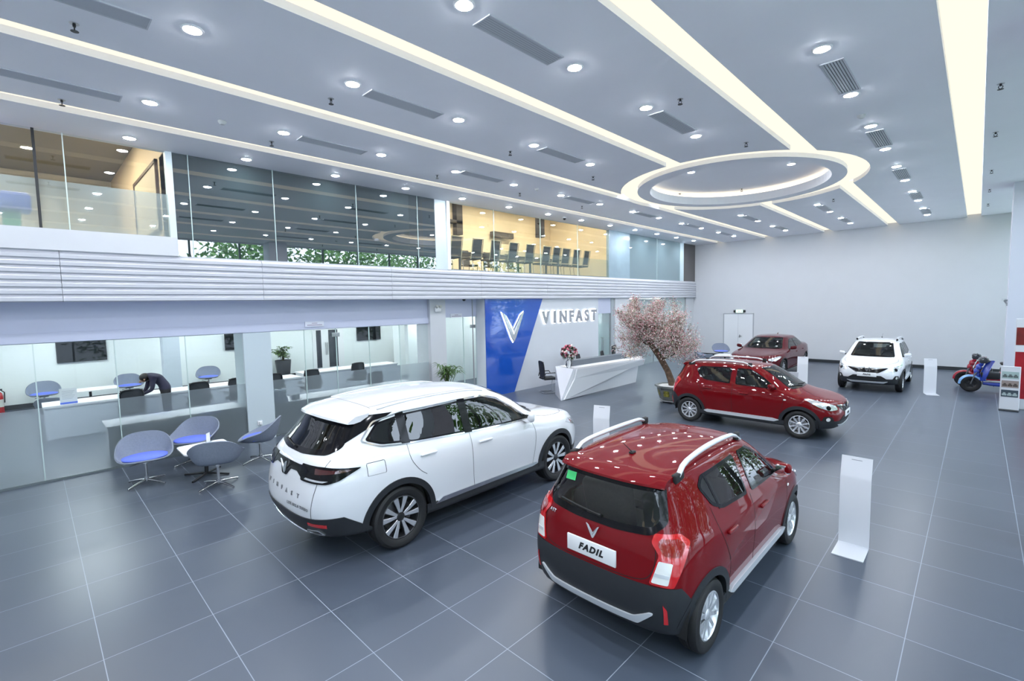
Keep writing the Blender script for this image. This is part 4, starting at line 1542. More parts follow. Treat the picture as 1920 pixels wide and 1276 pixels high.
SCORN = ((-2.28, .72), (.72, .69, 0), (-.69, .72, 0))
SFCORN = ((2.12, .74), (-.72, .69, 0), (.69, .72, 0))
QUARTER = [(-1.33, 1.245), (-1.62, 1.275), (-1.80, 1.345), (-1.62, 1.51), (-1.33, 1.555)]
DLO = [(.92, 1.12), (-.32, 1.165), (-1.40, 1.225), (-1.64, 1.25), (-1.86, 1.34), (-1.66, 1.535), (-1.30, 1.59), (-.32, 1.608), (.05, 1.60), (.34, 1.52), (.62, 1.345)]
SUV = dict(
    net=SUV_NET, R=.375, rr=.262, tw=.255, axles=(-1.455, 1.475), track=.825, arch=.425, aw=.060, ywell=.90, style='star',
    zbelt=1.10, ywin=.40, arc_r=(-2, 182), arc_f=(-2, 182), aoff=.014,
    windows=[
        win('front_door_glass', 'side', [(.86, 1.14), (-.33, 1.18), (-.33, 1.585), (.05, 1.578), (.32, 1.50), (.60, 1.335)], .022),
        win('rear_door_glass', 'side', [(-.36, 1.182), (-1.20, 1.225), (-1.29, 1.24), (-1.29, 1.565), (-.36, 1.586)], .022, 'privacy'),
        win('quarter_glass', 'side', QUARTER, .022, 'privacy'),
        win('windshield', 'front', [(-.70, 1.16), (.70, 1.16), (.56, 1.62), (-.56, 1.62)], .035),
        win('rear_glass', 'rear', [(-.70, 1.30), (-.62, 1.235), (-.2, 1.205), (.2, 1.205), (.62, 1.235), (.70, 1.30), (.575, 1.60), (-.575, 1.60)], .05, 'privacy'),
    ],
    clad=[
        ('rear_bumper', [((0, 0, .585), (0, 0, 1)), ((-2.08, 0, .55), (.55, 0, .83)), ((-1.4, 0, 0), (1, 0, 0))], .010),
        ('front_bumper_lip', [((0, 0, .45), (0, 0, 1)), ((1.7, 0, 0), (-1, 0, 0))], .010),
        ('sill', [((0, 0, .42), (0, 0, 1)), ((-1.1, 0, 0), (-1, 0, 0)), ((1.12, 0, 0), (1, 0, 0))], .012),
    ],
    seams=[
        ('side', [(-.345, 1.165), (-.345, .9), (-.33, .6), (-.31, .42)]),
        ('side', [(.88, 1.10), (.93, .9), (.90, .6), (.86, .42)]),
        ('side', [(-1.31, 1.22), (-1.30, 1.05), (-1.20, .90), (-1.10, .82)]),
        ('rear', [(.70, 1.20), (.69, 1.0), (.66, .8), (.63, .585)]), ('rear', [(-.70, 1.20), (-.69, 1.0), (-.66, .8), (-.63, .585)]),
        ('side', rounded([(-1.86, .98), (-1.64, .98), (-1.64, 1.12), (-1.86, 1.12), (-1.86, .98)], .02)[4:]),
        ('top', [(2.05, .5), (1.8, .72), (1.4, .80), (1.12, .79)]), ('top', [(2.05, -.5), (1.8, -.72), (1.4, -.80), (1.12, -.79)]),
        ('top', [(-1.60, -.55), (-1.62, 0), (-1.60, .55)]),
        ('top', [(-1.6, .50), (-.8, .545), (.1, .52)]), ('top', [(-1.6, -.50), (-.8, -.545), (.1, -.52)]),
    ],
    parts=[
        dict(name='pillar_trim', view='side', sides=(1, -1), mat='black', off=.0062, rim=.004, poly=[(-.42, 1.172), (-.29, 1.165), (-.28, 1.60), (-.41, 1.603)]),
        dict(name='pillar_trim', view='side', sides=(1, -1), mat='black', off=.0062, rim=.004, poly=[(-1.37, 1.235), (-1.26, 1.225), (-1.25, 1.588), (-1.36, 1.575)]),
        dict(name='window_chrome', view='side', sides=(1, -1), mat='chrome', off=.006, rim=.004, res=.06, poly=rounded(DLO, .04), hole=rounded(shrink(DLO, .016), .035)),
        dict(name='rear_pillar_trim', view='d', ax=SCORN, sides=(1, -1), mat='black', off=.005, rim=.01, poly=[(-.02, 1.24), (.20, 1.36), (.46, 1.50), (.62, 1.60), (.10, 1.61), (-.10, 1.25)]),
        dict(name='lamp_band', view='rear', mat='black', off=.008, rim=.02, poly=rounded([(-.66, 1.13), (-.3, 1.115), (.3, 1.115), (.66, 1.13), (.66, .99), (.45, .985), (.30, 1.045), (.14, 1.04), (.06, .955), (-.06, .955), (-.14, 1.04), (-.30, 1.045), (-.45, .985), (-.66, .99)], .02)),
        dict(name='tail_light', view='d', ax=SCORN, sides=(1, -1), mat='black', off=.011, rim=.02, res=.03, poly=rounded([(-.30, .975), (.04, .965), (.16, .99), (.38, 1.10), (.0, 1.135), (-.30, 1.135)], .02),
             subs=[dict(name='brake_lamp', mat='smoke', poly=rounded([(-.10, 1.06), (.25, 1.075), (.30, 1.09), (-.10, 1.115)], .008)),
                   dict(name='lamp_lens', mat='lens', poly=rounded([(-.24, .995), (.0, .985), (.06, 1.0), (-.22, 1.015)], .004))]),
        dict(name='rear_reflector', view='d', ax=SCORN, sides=(1, -1), mat='red', off=.014, poly=[(-.20, .50), (.02, .475), (.02, .515), (-.20, .535)]),
        dict(name='sill_strip', view='side', sides=(1, -1), mat='chrome', off=.020, rim=.02, poly=rounded([(-.98, .395), (-.86, .455), (.92, .455), (.98, .43), (.86, .405), (-.9, .395)], .01)),
        dict(name='headlight', view='d', ax=SFCORN, sides=(1, -1), mat='lens', off=.008, rim=.02, res=.03, poly=rounded([(-.20, .80), (.05, .79), (.40, .92), (.30, .96), (-.2, .88)], .02)),
        dict(name='grille', view='front', mat='black', off=.008, rim=.02, poly=rounded([(-.62, .84), (-.5, .60), (.5, .60), (.62, .84), (.2, .80), (0, .74), (-.2, .80)], .03)),
        dict(name='lower_intake', view='front', mat='dark', off=.012, rim=.02, poly=rounded([(-.7, .40), (-.6, .53), (.6, .53), (.7, .40)], .03)),
    ],
    cabin=dict(x0=-1.9, x1=1.1, y=.80, z=.46, dash=.86, zd=1.10, zdoor=1.08, seat1=.02, seat2=-1.0, ys=.40),
    fit=suv_fit,
)
# ---- dark red saloon
SALOON_NET = [
 [(2.22,0,.25),(2.18,.42,.25),(2.0,.70,.25),(1.6,.82,.24),(.95,.85,.24),(.1,.85,.24),(-.75,.85,.24),(-1.4,.83,.25),(-2.0,.75,.28),(-2.25,.60,.30),(-2.33,.35,.31),(-2.34,0,.31)],
 [(2.33,0,.33),(2.29,.45,.33),(2.1,.75,.33),(1.62,.90,.33),(.95,.91,.32),(.1,.91,.32),(-.75,.91,.32),(-1.45,.905,.34),(-2.05,.84,.38),(-2.37,.67,.40),(-2.46,.4,.41),(-2.48,0,.41)],
 [(2.38,0,.50),(2.34,.46,.50),(2.14,.77,.52),(1.62,.93,.53),(.95,.925,.52),(.1,.92,.52),(-.75,.925,.52),(-1.45,.935,.54),(-2.07,.87,.57),(-2.42,.69,.60),(-2.53,.42,.61),(-2.55,0,.61)],
 [(2.36,0,.64),(2.31,.46,.65),(2.09,.76,.68),(1.6,.935,.72),(.95,.935,.71),(.1,.93,.71),(-.75,.935,.72),(-1.45,.935,.75),(-2.05,.87,.80),(-2.40,.69,.84),(-2.50,.42,.86),(-2.52,0,.86)],
 [(2.28,0,.74),(2.22,.45,.76),(1.98,.73,.80),(1.52,.89,.83),(.95,.915,.86),(.1,.915,.88),(-.75,.915,.90),(-1.45,.90,.93),(-2.02,.84,.96),(-2.36,.67,1.0),(-2.46,.41,1.02),(-2.48,0,1.02)],
 [(2.08,0,.83),(2.02,.44,.85),(1.80,.68,.875),(1.4,.82,.895),(.95,.87,.925),(.1,.875,.95),(-.75,.87,.97),(-1.4,.85,1.0),(-1.95,.78,1.03),(-2.28,.63,1.055),(-2.38,.38,1.07),(-2.40,0,1.07)],
 [(1.05,0,.985),(1.02,.42,.98),(.95,.66,.965),(.82,.77,.96),(.55,.82,.985),(.05,.83,1.01),(-.75,.825,1.03),(-1.3,.80,1.055),(-1.65,.73,1.075),(-1.80,.62,1.085),(-1.87,.36,1.09),(-1.89,0,1.09)],
 [(.65,0,1.20),(.62,.38,1.195),(.54,.58,1.18),(.42,.665,1.175),(.2,.70,1.195),(-.1,.715,1.21),(-.75,.71,1.22),(-1.15,.69,1.22),(-1.40,.64,1.225),(-1.53,.55,1.23),(-1.60,.33,1.235),(-1.61,0,1.235)],
 [(.22,0,1.385),(.2,.34,1.38),(.13,.51,1.36),(.03,.58,1.35),(-.12,.605,1.365),(-.32,.615,1.375),(-.75,.61,1.38),(-.98,.595,1.37),(-1.12,.56,1.365),(-1.22,.48,1.365),(-1.28,.30,1.365),(-1.29,0,1.365)],
 [(.05,0,1.42),(.03,.27,1.42),(-.03,.41,1.405),(-.1,.46,1.405),(-.22,.475,1.415),(-.4,.48,1.425),(-.75,.48,1.425),(-.92,.47,1.415),(-1.02,.44,1.41),(-1.1,.38,1.41),(-1.15,.24,1.41),(-1.16,0,1.41)],
 [(-.05,0,1.435),(-.08,0,1.435),(-.12,0,1.44),(-.18,0,1.44),(-.28,0,1.445),(-.45,0,1.45),(-.72,0,1.45),(-.86,0,1.445),(-.95,0,1.44),(-1.0,0,1.435),(-1.04,0,1.43),(-1.06,0,1.43)],
]


def saloon_fit(root, sk, X, spec):
    mirror_housing(root, X, .55, .84, 1.03, 1.0)
    handles(root, sk, X, [(-.15, .85), (-1.05, .88)])
    h, n = sk.at((0, 0, .60), (-1, 0, 0))
    emblem(.18, .17, .012).xf(frame(h + n * .02, (0, 1, 0), (0, 0, 1))).build('emblem', X['chrome'], root)
    h, n = sk.at((-1.0, 0, 0), (0, 0, -1))
    m = MB()
    m.add([(-.10, 0, 0), (.06, .02, 0), (.06, -.02, 0), (-.08, 0, .06), (-.03, 0, .055)], [(0, 1, 2), (0, 3, 4, 1), (0, 2, 4, 3), (1, 4, 2)])
    o = m.build('antenna', X['paint'], root)
    o.location = h
    for s in (0, 1):
        P = []
        for i in range(8):
            hh, nn = sk.at((0, (.58 if s else .05) - .58 * i / 7, 1.01 + .02 * i / 7), (-1, 0, 0))
            P.append(hh + nn * .014)
        MB().tube(P, .008, 6).build('wiper', X['dark'], root, smooth=50)


LCORN = ((2.06, .72), (-.72, .69, 0), (.69, .72, 0))
LRCORN = ((-2.34, .66), (.72, .69, 0), (-.69, .72, 0))
SALOON = dict(
    net=SALOON_NET, R=.34, rr=.24, tw=.235, axles=(-1.45, 1.52), track=.80, arch=.385, aw=.02, ywell=.87, style='star',
    zbelt=.955, ywin=.36, arc_r=(-2, 182), arc_f=(-2, 182), aoff=.004,
    windows=[
        win('front_door_glass', 'side', [(.62, .985), (-.34, 1.005), (-.34, 1.325), (-.10, 1.318), (.08, 1.27), (.34, 1.13)], .022),
        win('rear_door_glass', 'side', [(-.38, 1.01), (-1.12, 1.04), (-1.34, 1.075), (-1.16, 1.25), (-1.0, 1.32), (-.38, 1.33)], .022),
        win('windshield', 'front', [(-.66, 1.0), (.66, 1.0), (.50, 1.37), (-.50, 1.37)], .03),
        win('rear_glass', 'rear', [(-.58, 1.12), (.58, 1.12), (.46, 1.35), (-.46, 1.35)], .03),
    ],
    clad=[('front_bumper_lip', [((0, 0, .32), (0, 0, 1)), ((1.8, 0, 0), (-1, 0, 0))], .006),
          ('rear_bumper_lip', [((0, 0, .40), (0, 0, 1)), ((-1.95, 0, 0), (1, 0, 0))], .006)],
    seams=[
        ('side', [(-.36, 1.0), (-.36, .8), (-.34, .5), (-.32, .34)]),
        ('side', [(.80, .93), (.84, .8), (.80, .6), (.74, .34)]),
        ('side', [(-1.30, 1.05), (-1.26, .9), (-1.12, .70), (-1.02, .5), (-1.0, .34)]),
        ('top', [(1.95, .46), (1.6, .66), (1.2, .76), (.90, .755)]), ('top', [(1.95, -.46), (1.6, -.66), (1.2, -.76), (.90, -.755)]),
    ],
    parts=[
        dict(name='headlight', view='d', ax=LCORN, sides=(1, -1), mat='lens', off=.008, rim=.02, res=.03, poly=rounded([(-.22, .66), (.05, .65), (.36, .78), (.28, .81), (-.2, .73)], .02)),
        dict(name='grille', view='front', mat='black', off=.008, rim=.02, poly=rounded([(-.55, .68), (-.40, .50), (.40, .50), (.55, .68), (.2, .65), (0, .60), (-.2, .65)], .03)),
        dict(name='lower_intake', view='front', mat='dark', off=.008, rim=.02, poly=rounded([(-.7, .34), (-.6, .45), (.6, .45), (.7, .34)], .03)),
        dict(name='tail_light', view='d', ax=LRCORN, sides=(1, -1), mat='red', off=.008, rim=.02, res=.03, poly=rounded([(-.3, .86), (.1, .85), (.34, .95), (.1, .98), (-.3, .97)], .02)),
        dict(name='sill_strip', view='side', sides=(1, -1), mat='dark', off=.006, rim=.02, poly=[(-1.0, .27), (-1.0, .31), (1.05, .31), (1.05, .27)]),
    ],
    cabin=dict(x0=-1.4, x1=.9, y=.76, z=.34, dash=.60, zd=.96, zdoor=.93, seat1=-.22, seat2=-1.12, ys=.38),
    fit=saloon_fit,
)
RED = M('red_metallic_paint', (0.15, 0.0012, 0.004), 0.6, 0.0, coat=1.0, spec=.05, coat_ior=1.36)
MAROON = M('dark_red_paint', (0.075, 0.002, 0.006), 0.6, 0.0, coat=1.0, spec=.05, coat_ior=1.36)
PEARL = M('white_car_paint', (0.76, 0.77, 0.80), 0.28, 0.0, coat=1.0)
c1 = build_car('hatchback', 'red small hatchback seen from behind, nearest the viewer', dict(HATCH, sticker=True), RED, (2.78, 4.68, 0), 90)
c2 = build_car('hatchback', 'red small hatchback seen from its side, in front of the blossom tree', HATCH, RED, (1.41, 11.33, 0), 0)
c3 = build_car('hatchback', 'white small hatchback facing the viewer by the far wall', HATCH, PEARL, (2.70, 19.1, 0), -90)
c4 = build_car('utility_car', 'large white SUV seen from its rear corner, left of the red hatchback', SUV, PEARL, (-.66, 4.11, 0), 90)
c5 = build_car('saloon', 'dark red saloon car facing the viewer, behind the side-on red hatchback', SALOON, MAROON, (-.83, 20.3, 0), -90)
for c in (c2,):
    c.scale = (.96, .96, .96)
for c in (c1, c4):
    c.scale = (.985, .985, .985)
# ------------------------------------------------------------------ furniture and loose things
SHELL = M('grey_shell_felt', (.20, .23, .29), .75, noise=(40, .06))
CUSH = M('blue_cushion_cloth', (.13, .19, .72), .8, noise=(60, .05))
CHROME = M('chair_chrome', (.55, .56, .58), .18, 1.0)
TABLEW = M('table_white', (.80, .80, .82), .3)
RNG = random.Random(3)


def make_lounge_chair(label, group):
    t = thing('lounge_chair', label, 'chair', (0, 0, 0), 0, group)
    bm = bmesh.new()
    NV, NT = 12, 40
    vv = []
    for i in range(NV + 1):
        v = i / NV
        row = []
        for j in range(NT):
            a = 2 * math.pi * j / NT
            c, s = math.cos(a), math.sin(a)
            bk = ((1 - c) / 2) ** 1.55
            rx = .33 + .03 * bk
            ry = .39 + .01 * bk
            hgt = .02 + .36 * bk
            g = max(0, (v - .70) / .30)
            f = v if v < .7 else .7 + (v - .7) * (1.0 - .12 * bk)
            e = .64
            X = math.copysign(abs(c) ** e, c) * rx * f
            Y = math.copysign(abs(s) ** e, s) * ry * f
            z = hgt * g ** 1.35 + .03 * v * v
            row.append(bm.verts.new((X - .02 * g * bk, Y, .40 + z)))
        vv.append(row)
    ctr = bm.verts.new((0, 0, .40))
    for j in range(NT):
        bm.faces.new((ctr, vv[1][j], vv[1][(j + 1) % NT]))
        for i in range(1, NV):
            bm.faces.new((vv[i][j], vv[i + 1][j], vv[i + 1][(j + 1) % NT], vv[i][(j + 1) % NT]))
    bmesh.ops.delete(bm, geom=vv[0], context='VERTS')
    bmesh.ops.recalc_face_normals(bm, faces=bm.faces[:])
    bmesh.ops.solidify(bm, geom=bm.faces[:], thickness=.022)
    MB().bm(bm).build('shell', SHELL, t, smooth=60)
    MB().ball((.02, 0, .462), .265, .325, .045, 28, 10).build('cushion', CUSH, t, smooth=180)
    m = MB().cyl((0, 0, .08), (0, 0, .39), .022, n=14).cyl((0, 0, .05), (0, 0, .12), .034, n=14).cyl((0, 0, .365), (0, 0, .392), .11, n=16)
    m.tube([(0, 0, .37), (.10, -.2, .355)], .008, 6)
    m.build('column', CHROME, t, smooth=40)
    for k in range(4):
        a = math.pi / 4 + k * math.pi / 2
        d = V((math.cos(a), math.sin(a), 0))
        m = MB().tube([d * .02 + V((0, 0, .075)), d * .20 + V((0, 0, .05)), d * .34 + V((0, 0, .022))], [.020, .017, .013], 8)
        m.cyl(d * .33 + V((0, 0, 0)), d * .33 + V((0, 0, .02)), .014, n=10)
        m.build('leg', CHROME, t, smooth=50)
    return t


lc = make_lounge_chair('grey shell chair with blue cushion, left of the low white table', 'lounge chairs')
lc.location = (-4.74, .96, 0)
lc.rotation_euler = (0, 0, math.radians(-8))
CH = [((-5.36, 1.78), -38, 'grey shell chair with blue cushion, behind the low white table against the glass'),
      ((-3.70, 1.75), 158, 'grey shell chair turned back to the viewer, in front of the low white table'),
      ((-4.56, 2.66), -122, 'grey shell chair with blue cushion beside the column with the wall socket'),
      ((-14.9, -.05), 0, 'grey shell chair inside the glass office, under the left end of the big television'),
      ((-14.8, 1.95), 0, 'grey shell chair inside the glass office, behind the bent person'),
      ((-14.9, 4.22), -15, 'grey shell chair inside the glass office, right of the inner column'),
      ((-11.35, .12), 160, 'grey shell chair inside the glass office behind the printed sheet holder'),
      ((-3.25, 19.7), 20, 'dark grey shell chair left of the saloon car, nearest of the far group'),
      ((-3.6, 22.6), -60, 'pale shell chair with blue cushion under the far door, facing the viewer'),
      ((-2.5, 21.9), 200, 'dark grey shell chair just left of the saloon car bonnet, by the far door'),
      ((-2.55, 17.9), 160, 'dark shell chair half hidden behind the blossom tree trunk')]
for (x, y), r, l in CH:
    dup(lc, (x, y, 0), r, l)


def low_table(name, label, x, y, w, d, h, rz):
    t = thing(name, label, 'table', (x, y, 0), rz)
    m = MB()
    m.prism(rounded([(-w / 2, -d / 2), (w / 2, -d / 2), (w / 2, d / 2), (-w / 2, d / 2)], .10, 6), h - .022, h)
    m.build('tabletop', TABLEW, t)
    MB().cyl((0, 0, .03), (0, 0, h - .02), .03, n=14).cyl((0, 0, h - .04), (0, 0, h - .022), .12, n=16).build('column', PLASTIC, t, smooth=40)
    for k in range(4):
        a = math.pi / 4 + k * math.pi / 2
        dd = V((math.cos(a), math.sin(a), 0))
        MB().tube([dd * .02 + V((0, 0, .04)), dd * .38 + V((0, 0, .015))], [.02, .015], 8).build('leg', PLASTIC, t, smooth=50)
    return t


low_table('coffee_table', 'low white table with rounded corners among the grey shell chairs', -4.44, 1.75, .70, .72, .50, 0)
low_table('coffee_table', 'white table on a black column inside the glass office', -12.7, .85, .8, 1.2, .72, 0)
low_table('coffee_table', 'white table among the far shell chairs beside the saloon car', -2.75, 20.8, .7, .7, .5, 0)
# acrylic menu holder on the coffee table
t = thing('menu_holder', 'small white card in a clear stand on the low white table', 'card stand', (-4.70, 1.86, .50), -40)
MB().rbox(-.07, .07, -.035, .035, 0, .012, .004).build('stand_base', M_glass('acrylic', (.9, .95, .97), .05), t)
MB().box(-.055, .055, -.004, .004, .012, .17).build('card', M('card_white', (.8, .81, .84), .4), t)
MB().box(-.02, .02, -.006, -.0045, .06, .12).build('card_picture', M('card_print', (.25, .2, .3), .5), t)
o = MB().prism(rounded([(-.10, -.07), (.10, -.07), (.10, .07), (-.10, .07)], .01), .0, .012).build('leaflet', M('leaflet_paper', (.72, .76, .8), .4))
o.location = (-4.20, 1.78, .50)
o.rotation_euler = (0, 0, .5)
tag(o, 'thin white leaflet lying on the low white table', 'leaflet')
# socket with adapter and cord on the lounge column
t = thing('wall_socket', 'white wall socket with a plug and hanging cord on the column', 'socket', (XG + .05, 3.15, .38))
MB().rbox(0, .012, -.05, .05, -.05, .05, .004).build('face_plate', WHITE, t)
MB().rbox(.012, .06, -.025, .025, -.03, .03, .008).build('plug', WHITE, t)
MB().tube([(.04, 0, -.03), (.045, .005, -.12), (.02, .0, -.3), (.03, -.03, -.37)], .006, 6).build('cord', M('cord_grey', (.4, .42, .45), .5), t, smooth=60)

# ---- office behind the glass
SCREEN = M('tv_glass', (.006, .008, .012), .35, spec=.25)


def make_tv(label, x, y0, y1, z0, z1):
    t = thing('television', label, 'television', (x, (y0 + y1) / 2, (z0 + z1) / 2))
    w, h = (y1 - y0) / 2, (z1 - z0) / 2
    MB().rbox(.025, .07, -w, w, -h, h, .012).build('casing', PLASTIC, t)
    MB().box(.07, .073, -w + .02, w - .02, -h + .02, h - .02).build('screen', SCREEN, t)
    MB().box(.004, .025, -.2, .2, -.15, .15).build('wall_bracket', DARK, t)
    return t


make_tv('large black television on the office back wall, left of the inner column', XB, .31, 1.52, 1.30, 1.97)
make_tv('black television on the office back wall, partly behind the lounge column', XB, 4.98, 6.1, 1.32, 1.95)
make_tv('black television on the office back wall, behind a glass joint, above the white car', XB, 10.4, 11.63, 1.32, 1.97)
struct(MB().box(-13.2, -12.8, 2.6, 3.03, 0, 3.05).build('wall_inner_column', M('inner_column_paint', (.56, .63, .70), .5)))
struct(MB().box(-12.9, -12.4, 10.7, 11.3, 0, 3.05).build('wall_inner_column_right', PALE))
# panels that light the offices
for i, y in enumerate((-2.5, .5, 3.5, 6.5, 9.5, 12.5)):
    for j, x in enumerate((-8.2, -11.2, -14.0)):
        t = thing('ceiling_panel_light', 'white panel light in the office ceiling', 'ceiling light', (x, y, 3.05), 0, 'office ceiling panel lights')
        MB().box(-.30, .30, -.60, .60, -.03, 0).build('housing', WHITE, t)
        MB().box(-.28, .28, -.58, .58, -.034, -.03).build('diffuser', M_emit('office_led', (.95, .99, 1.0), 11.0), t)
for i, (x, y) in enumerate(((-7.2, 17.5), (-7.2, 20), (-7.2, 22.5))):
    t = thing('ceiling_panel_light', 'white panel light in the far office ceiling', 'ceiling light', (x, y, 3.05), 0, 'far office panel lights')
    MB().box(-.30, .30, -.60, .60, -.03, 0).build('housing', WHITE, t)
    MB().box(-.28, .28, -.58, .58, -.034, -.03).build('diffuser', M_emit('office_led', (.95, .99, 1.0), 11.0), t)


def counter(label, x0, x1, y0, y1, h):
    t = thing('counter_desk', label, 'desk', ((x0 + x1) / 2, (y0 + y1) / 2, 0))
    w, d = (x1 - x0) / 2, (y1 - y0) / 2
    MB().rbox(-w, w, -d, d, h - .04, h, .006).build('desktop', TABLEW, t)
    MB().box(w - .06, w - .03, -d + .02, d - .02, 0.0, h - .04).build('front_panel', M('counter_panel', (.62, .66, .74), .5), t)
    for s in (-1, 1):
        MB().box(-w + .03, w - .06, s * (d - .05) - .02, s * (d - .05) + .02, 0, h - .04).build('side_panel', TABLEW, t)
    return t


counter('long white counter desk inside the office, with the bent person', -10.75, -9.95, -.15, 5.6, .75)
counter('white counter desk inside the office, in front of the small double door', -11.3, -10.5, 5.9, 9.4, .75)
counter('white desk pressed against the frosted glass behind the lounge chairs', -7.0, -6.20, .62, 2.88, .77)
counter('white desk pressed against the frosted glass behind the white car', -7.0, -6.20, 3.52, 7.4, .72)


def make_office_chair(label, group=None):
    t = thing('office_chair', label, 'chair', (0, 0, 0), 0, group)
    m = MB()
    bm = bmesh.new()
    # curved mesh back, framed
    fr = []
    for i in range(24):
        a = 2 * math.pi * i / 24
        y = math.copysign(abs(math.cos(a)) ** .45, math.cos(a)) * .225
        z = math.copysign(abs(math.sin(a)) ** .45, math.sin(a)) * .265
        fr.append((-.22 - .09 * (z + .265) - .10 * (y / .225) ** 2 * -.35, y, .76 + z))
    bm.free()
    m.tube(fr, .014, 6, closed=True)
    m.build('back_frame', PLASTIC, t, smooth=60)
    g = MB().grid(lambda u, v: (-.215 - .09 * (v * .53) + .035 * (2 * u - 1) ** 2, (u - .5) * .43, .505 + v * .51), 8, 8)
    g.build('backrest', M('mesh_fabric', (.03, .032, .04), .8), t, smooth=60)
    m = MB().rbox(-.22, .24, -.24, .24, .43, .50, .03)
    m.build('seat', M('seat_black_fabric', (.012, .013, .016), .8), t, smooth=50)
    for s in (-1, 1):
        m = MB()
        m.tube([(-.24, s * .23, .52), (-.18, s * .27, .66), (.14, s * .27, .66), (.18, s * .26, .60)], .016, 6)
        m.build('armrest', PLASTIC, t, smooth=60)
    pass
    for s in (-1, 1):
        MB().tube([(-.23, s * .20, .46), (.20, s * .22, .43), (.24, s * .22, .40), (.20, s * .22, .02), (-.22, s * .22, .012)], .012, 8).build('leg', CHROME, t, smooth=60)
    MB().tube([(-.22, -.22, .012), (-.22, .22, .012)], .012, 8).build('rear_rail', CHROME, t, smooth=60)
    return t


oc = make_office_chair('black office chair with a mesh back, left end of the reception desk')
oc.location = (-4.80, 11.36, 0)
oc.rotation_euler = (0, 0, math.radians(62))
dup(oc, (-4.95, 13.55, 0), 20, 'black office chair back showing above the reception desk, right of the flowers')
dup(oc, (-4.9, 15.0, 0), 20, 'black office chair back at the right end of the reception desk')
for (x, y), r, l in (((-9.45, 1.36), 180, 'black office chair at the counter, left of the bent person'), ((-9.45, 2.72), 180, 'black office chair at the counter, right of the bent person'),
                     ((-9.45, 3.62), 180, 'black office chair half hidden by the lounge column, on its left'), ((-9.45, 4.55), 180, 'black office chair just right of the lounge column, under the potted plant'),
                     ((-9.45, 5.62), 180, 'black office chair in front of the small white double door'), ((-7.4, 6.55), 180, 'black office chair behind the roof of the white car'), ((-9.9, 7.35), 180, 'black office chair below the rightmost television')):
    o = dup(oc, (x, y, 0), r, l)
# printed sheet holder
t = thing('sheet_holder', 'white printed sheet in a blue based stand on the counter', 'sheet stand', (-10.05, .30, .75))
m = MB().box(-.008, .008, -.15, .15, .04, .36)
m.build('sheet', M('sheet_white', (.78, .8, .84), .4), t)
m = MB()
for k in range(6):
    m.box(.009, .010, -.11, .11 - .02 * (k % 3), .29 - .035 * k, .298 - .035 * k)
m.build('printed_lines', M('sheet_ink', (.45, .48, .55), .6), t)
MB().rbox(-.04, .04, -.15, .15, 0, .04, .006).build('stand_base', M('stand_blue', (.12, .2, .75), .5), t)
# flowers on the counter
t = thing('flower_pot', 'tiny pot with a red flower on the counter beside the inner chair', 'flower pot', (-10.2, 3.1, .75))
MB().lathe([(.0005, 0), (.04, 0), (.05, .07), (.0005, .07)], 14).build('pot', WHITE, t)
m = MB()
for k in range(7):
    a = k * .9
    m.ball((.03 * math.cos(a), .03 * math.sin(a), .11 + .008 * (k % 3)), .018, n=8, m=6)
m.build('blooms', M('red_bloom', (.5, .02, .06), .6), t, smooth=60)
# fire extinguisher
t = thing('fire_extinguisher', 'red fire extinguisher inside the glass at the left edge', 'fire extinguisher', (-15.2, -.98, 0))
MB().lathe([(.0005, .0), (.09, .0), (.095, .02), (.095, .5), (.07, .58), (.03, .62), (.03, .66), (.0005, .66)], 20).build('cylinder', M('extinguisher_red', (.45, .01, .015), .25, coat=1), t, smooth=40)
MB().box(-.02, .02, -.05, .08, .66, .70).tube([(0, .05, .66), (.06, .12, .60), (.09, .11, .3)], .014, 8).build('valve_and_hose', PLASTIC, t)
MB().lathe([(.0965, .18), (.0965, .40)], 20, a0=-1.2, a1=1.2).build('paper_label', M('paper_label', (.75, .73, .68), .6), t)
# small white double door in the back wall
d2 = struct(MB().box(XB, XB + .05, 8.35, 9.75, 0, 2.05).build('door_2', WHITE))
for y in (8.50, 9.05):
    MB().box(XB + .05, XB + .055, y, y + .22 + .2 * (y > 9), .25, 1.9).build('door_pane', M('door_glass_dark', (.05, .055, .07), .1), d2)
MB().tube([(XB + .09, 8.90, .8), (XB + .09, 8.90, 1.35)], .012, 8).tube([(XB + .09, 8.98, .8), (XB + .09, 8.98, 1.35)], .012, 8).build('door_handle', STEEL, d2)
# door signs and fittings on the glass
for y, z, l, w in ((4.45, 2.48, 'white hanging door sign over the glass left of the white car roof', .22), (8.73, 2.55, 'white hanging door sign over the glass door beside the blue panel', .22)):
    t = thing('door_sign', l, 'sign', (XG + (.055 if y < 5 else .012), y, z), 0, None)
    MB().box(-.01, .01, -w, w, -.06, .06).build('sign_plate', M('door_sign_plate', (.66, .68, .76), .4), t)
    MB().box(.0105, .012, -w * .3, w * .3, .012, .028).box(.0105, .012, -w * .8, w * .8, -.03, -.012).build('sign_print', M('door_sign_print', (.35, .30, .38), .5), t)
t = thing('emergency_light', 'small twin emergency light box on the white column', 'emergency light', (XG + .13, 7.95, 2.78))
MB().rbox(0, .06, -.10, .10, -.10, .02, .012).build('battery_box', WHITE, t, smooth=40)
for s in (-1, 1):
    MB().cyl((.04, s * .06, .02), (.10, s * .06, .06), .035, .045, 14).build('lamp_head', M('lamp_head_grey', (.55, .56, .52), .4), t, smooth=40)
t = thing('bullet_camera', 'small dark dome camera under the white band beside the blue panel', 'camera', (-5.95, 8.9, 3.05))
MB().lathe([(.05, 0), (.05, -.03), (.04, -.06), (.0005, -.075)], 14).build('camera_dome', PLASTIC, t, smooth=50)
o = MB().lathe([(.0005, -.025), (.14, -.025), (.16, -.01), (.16, 0)], 20).build('surface_light', M('surface_light_white', (.8, .82, .85), .4), smooth=40)
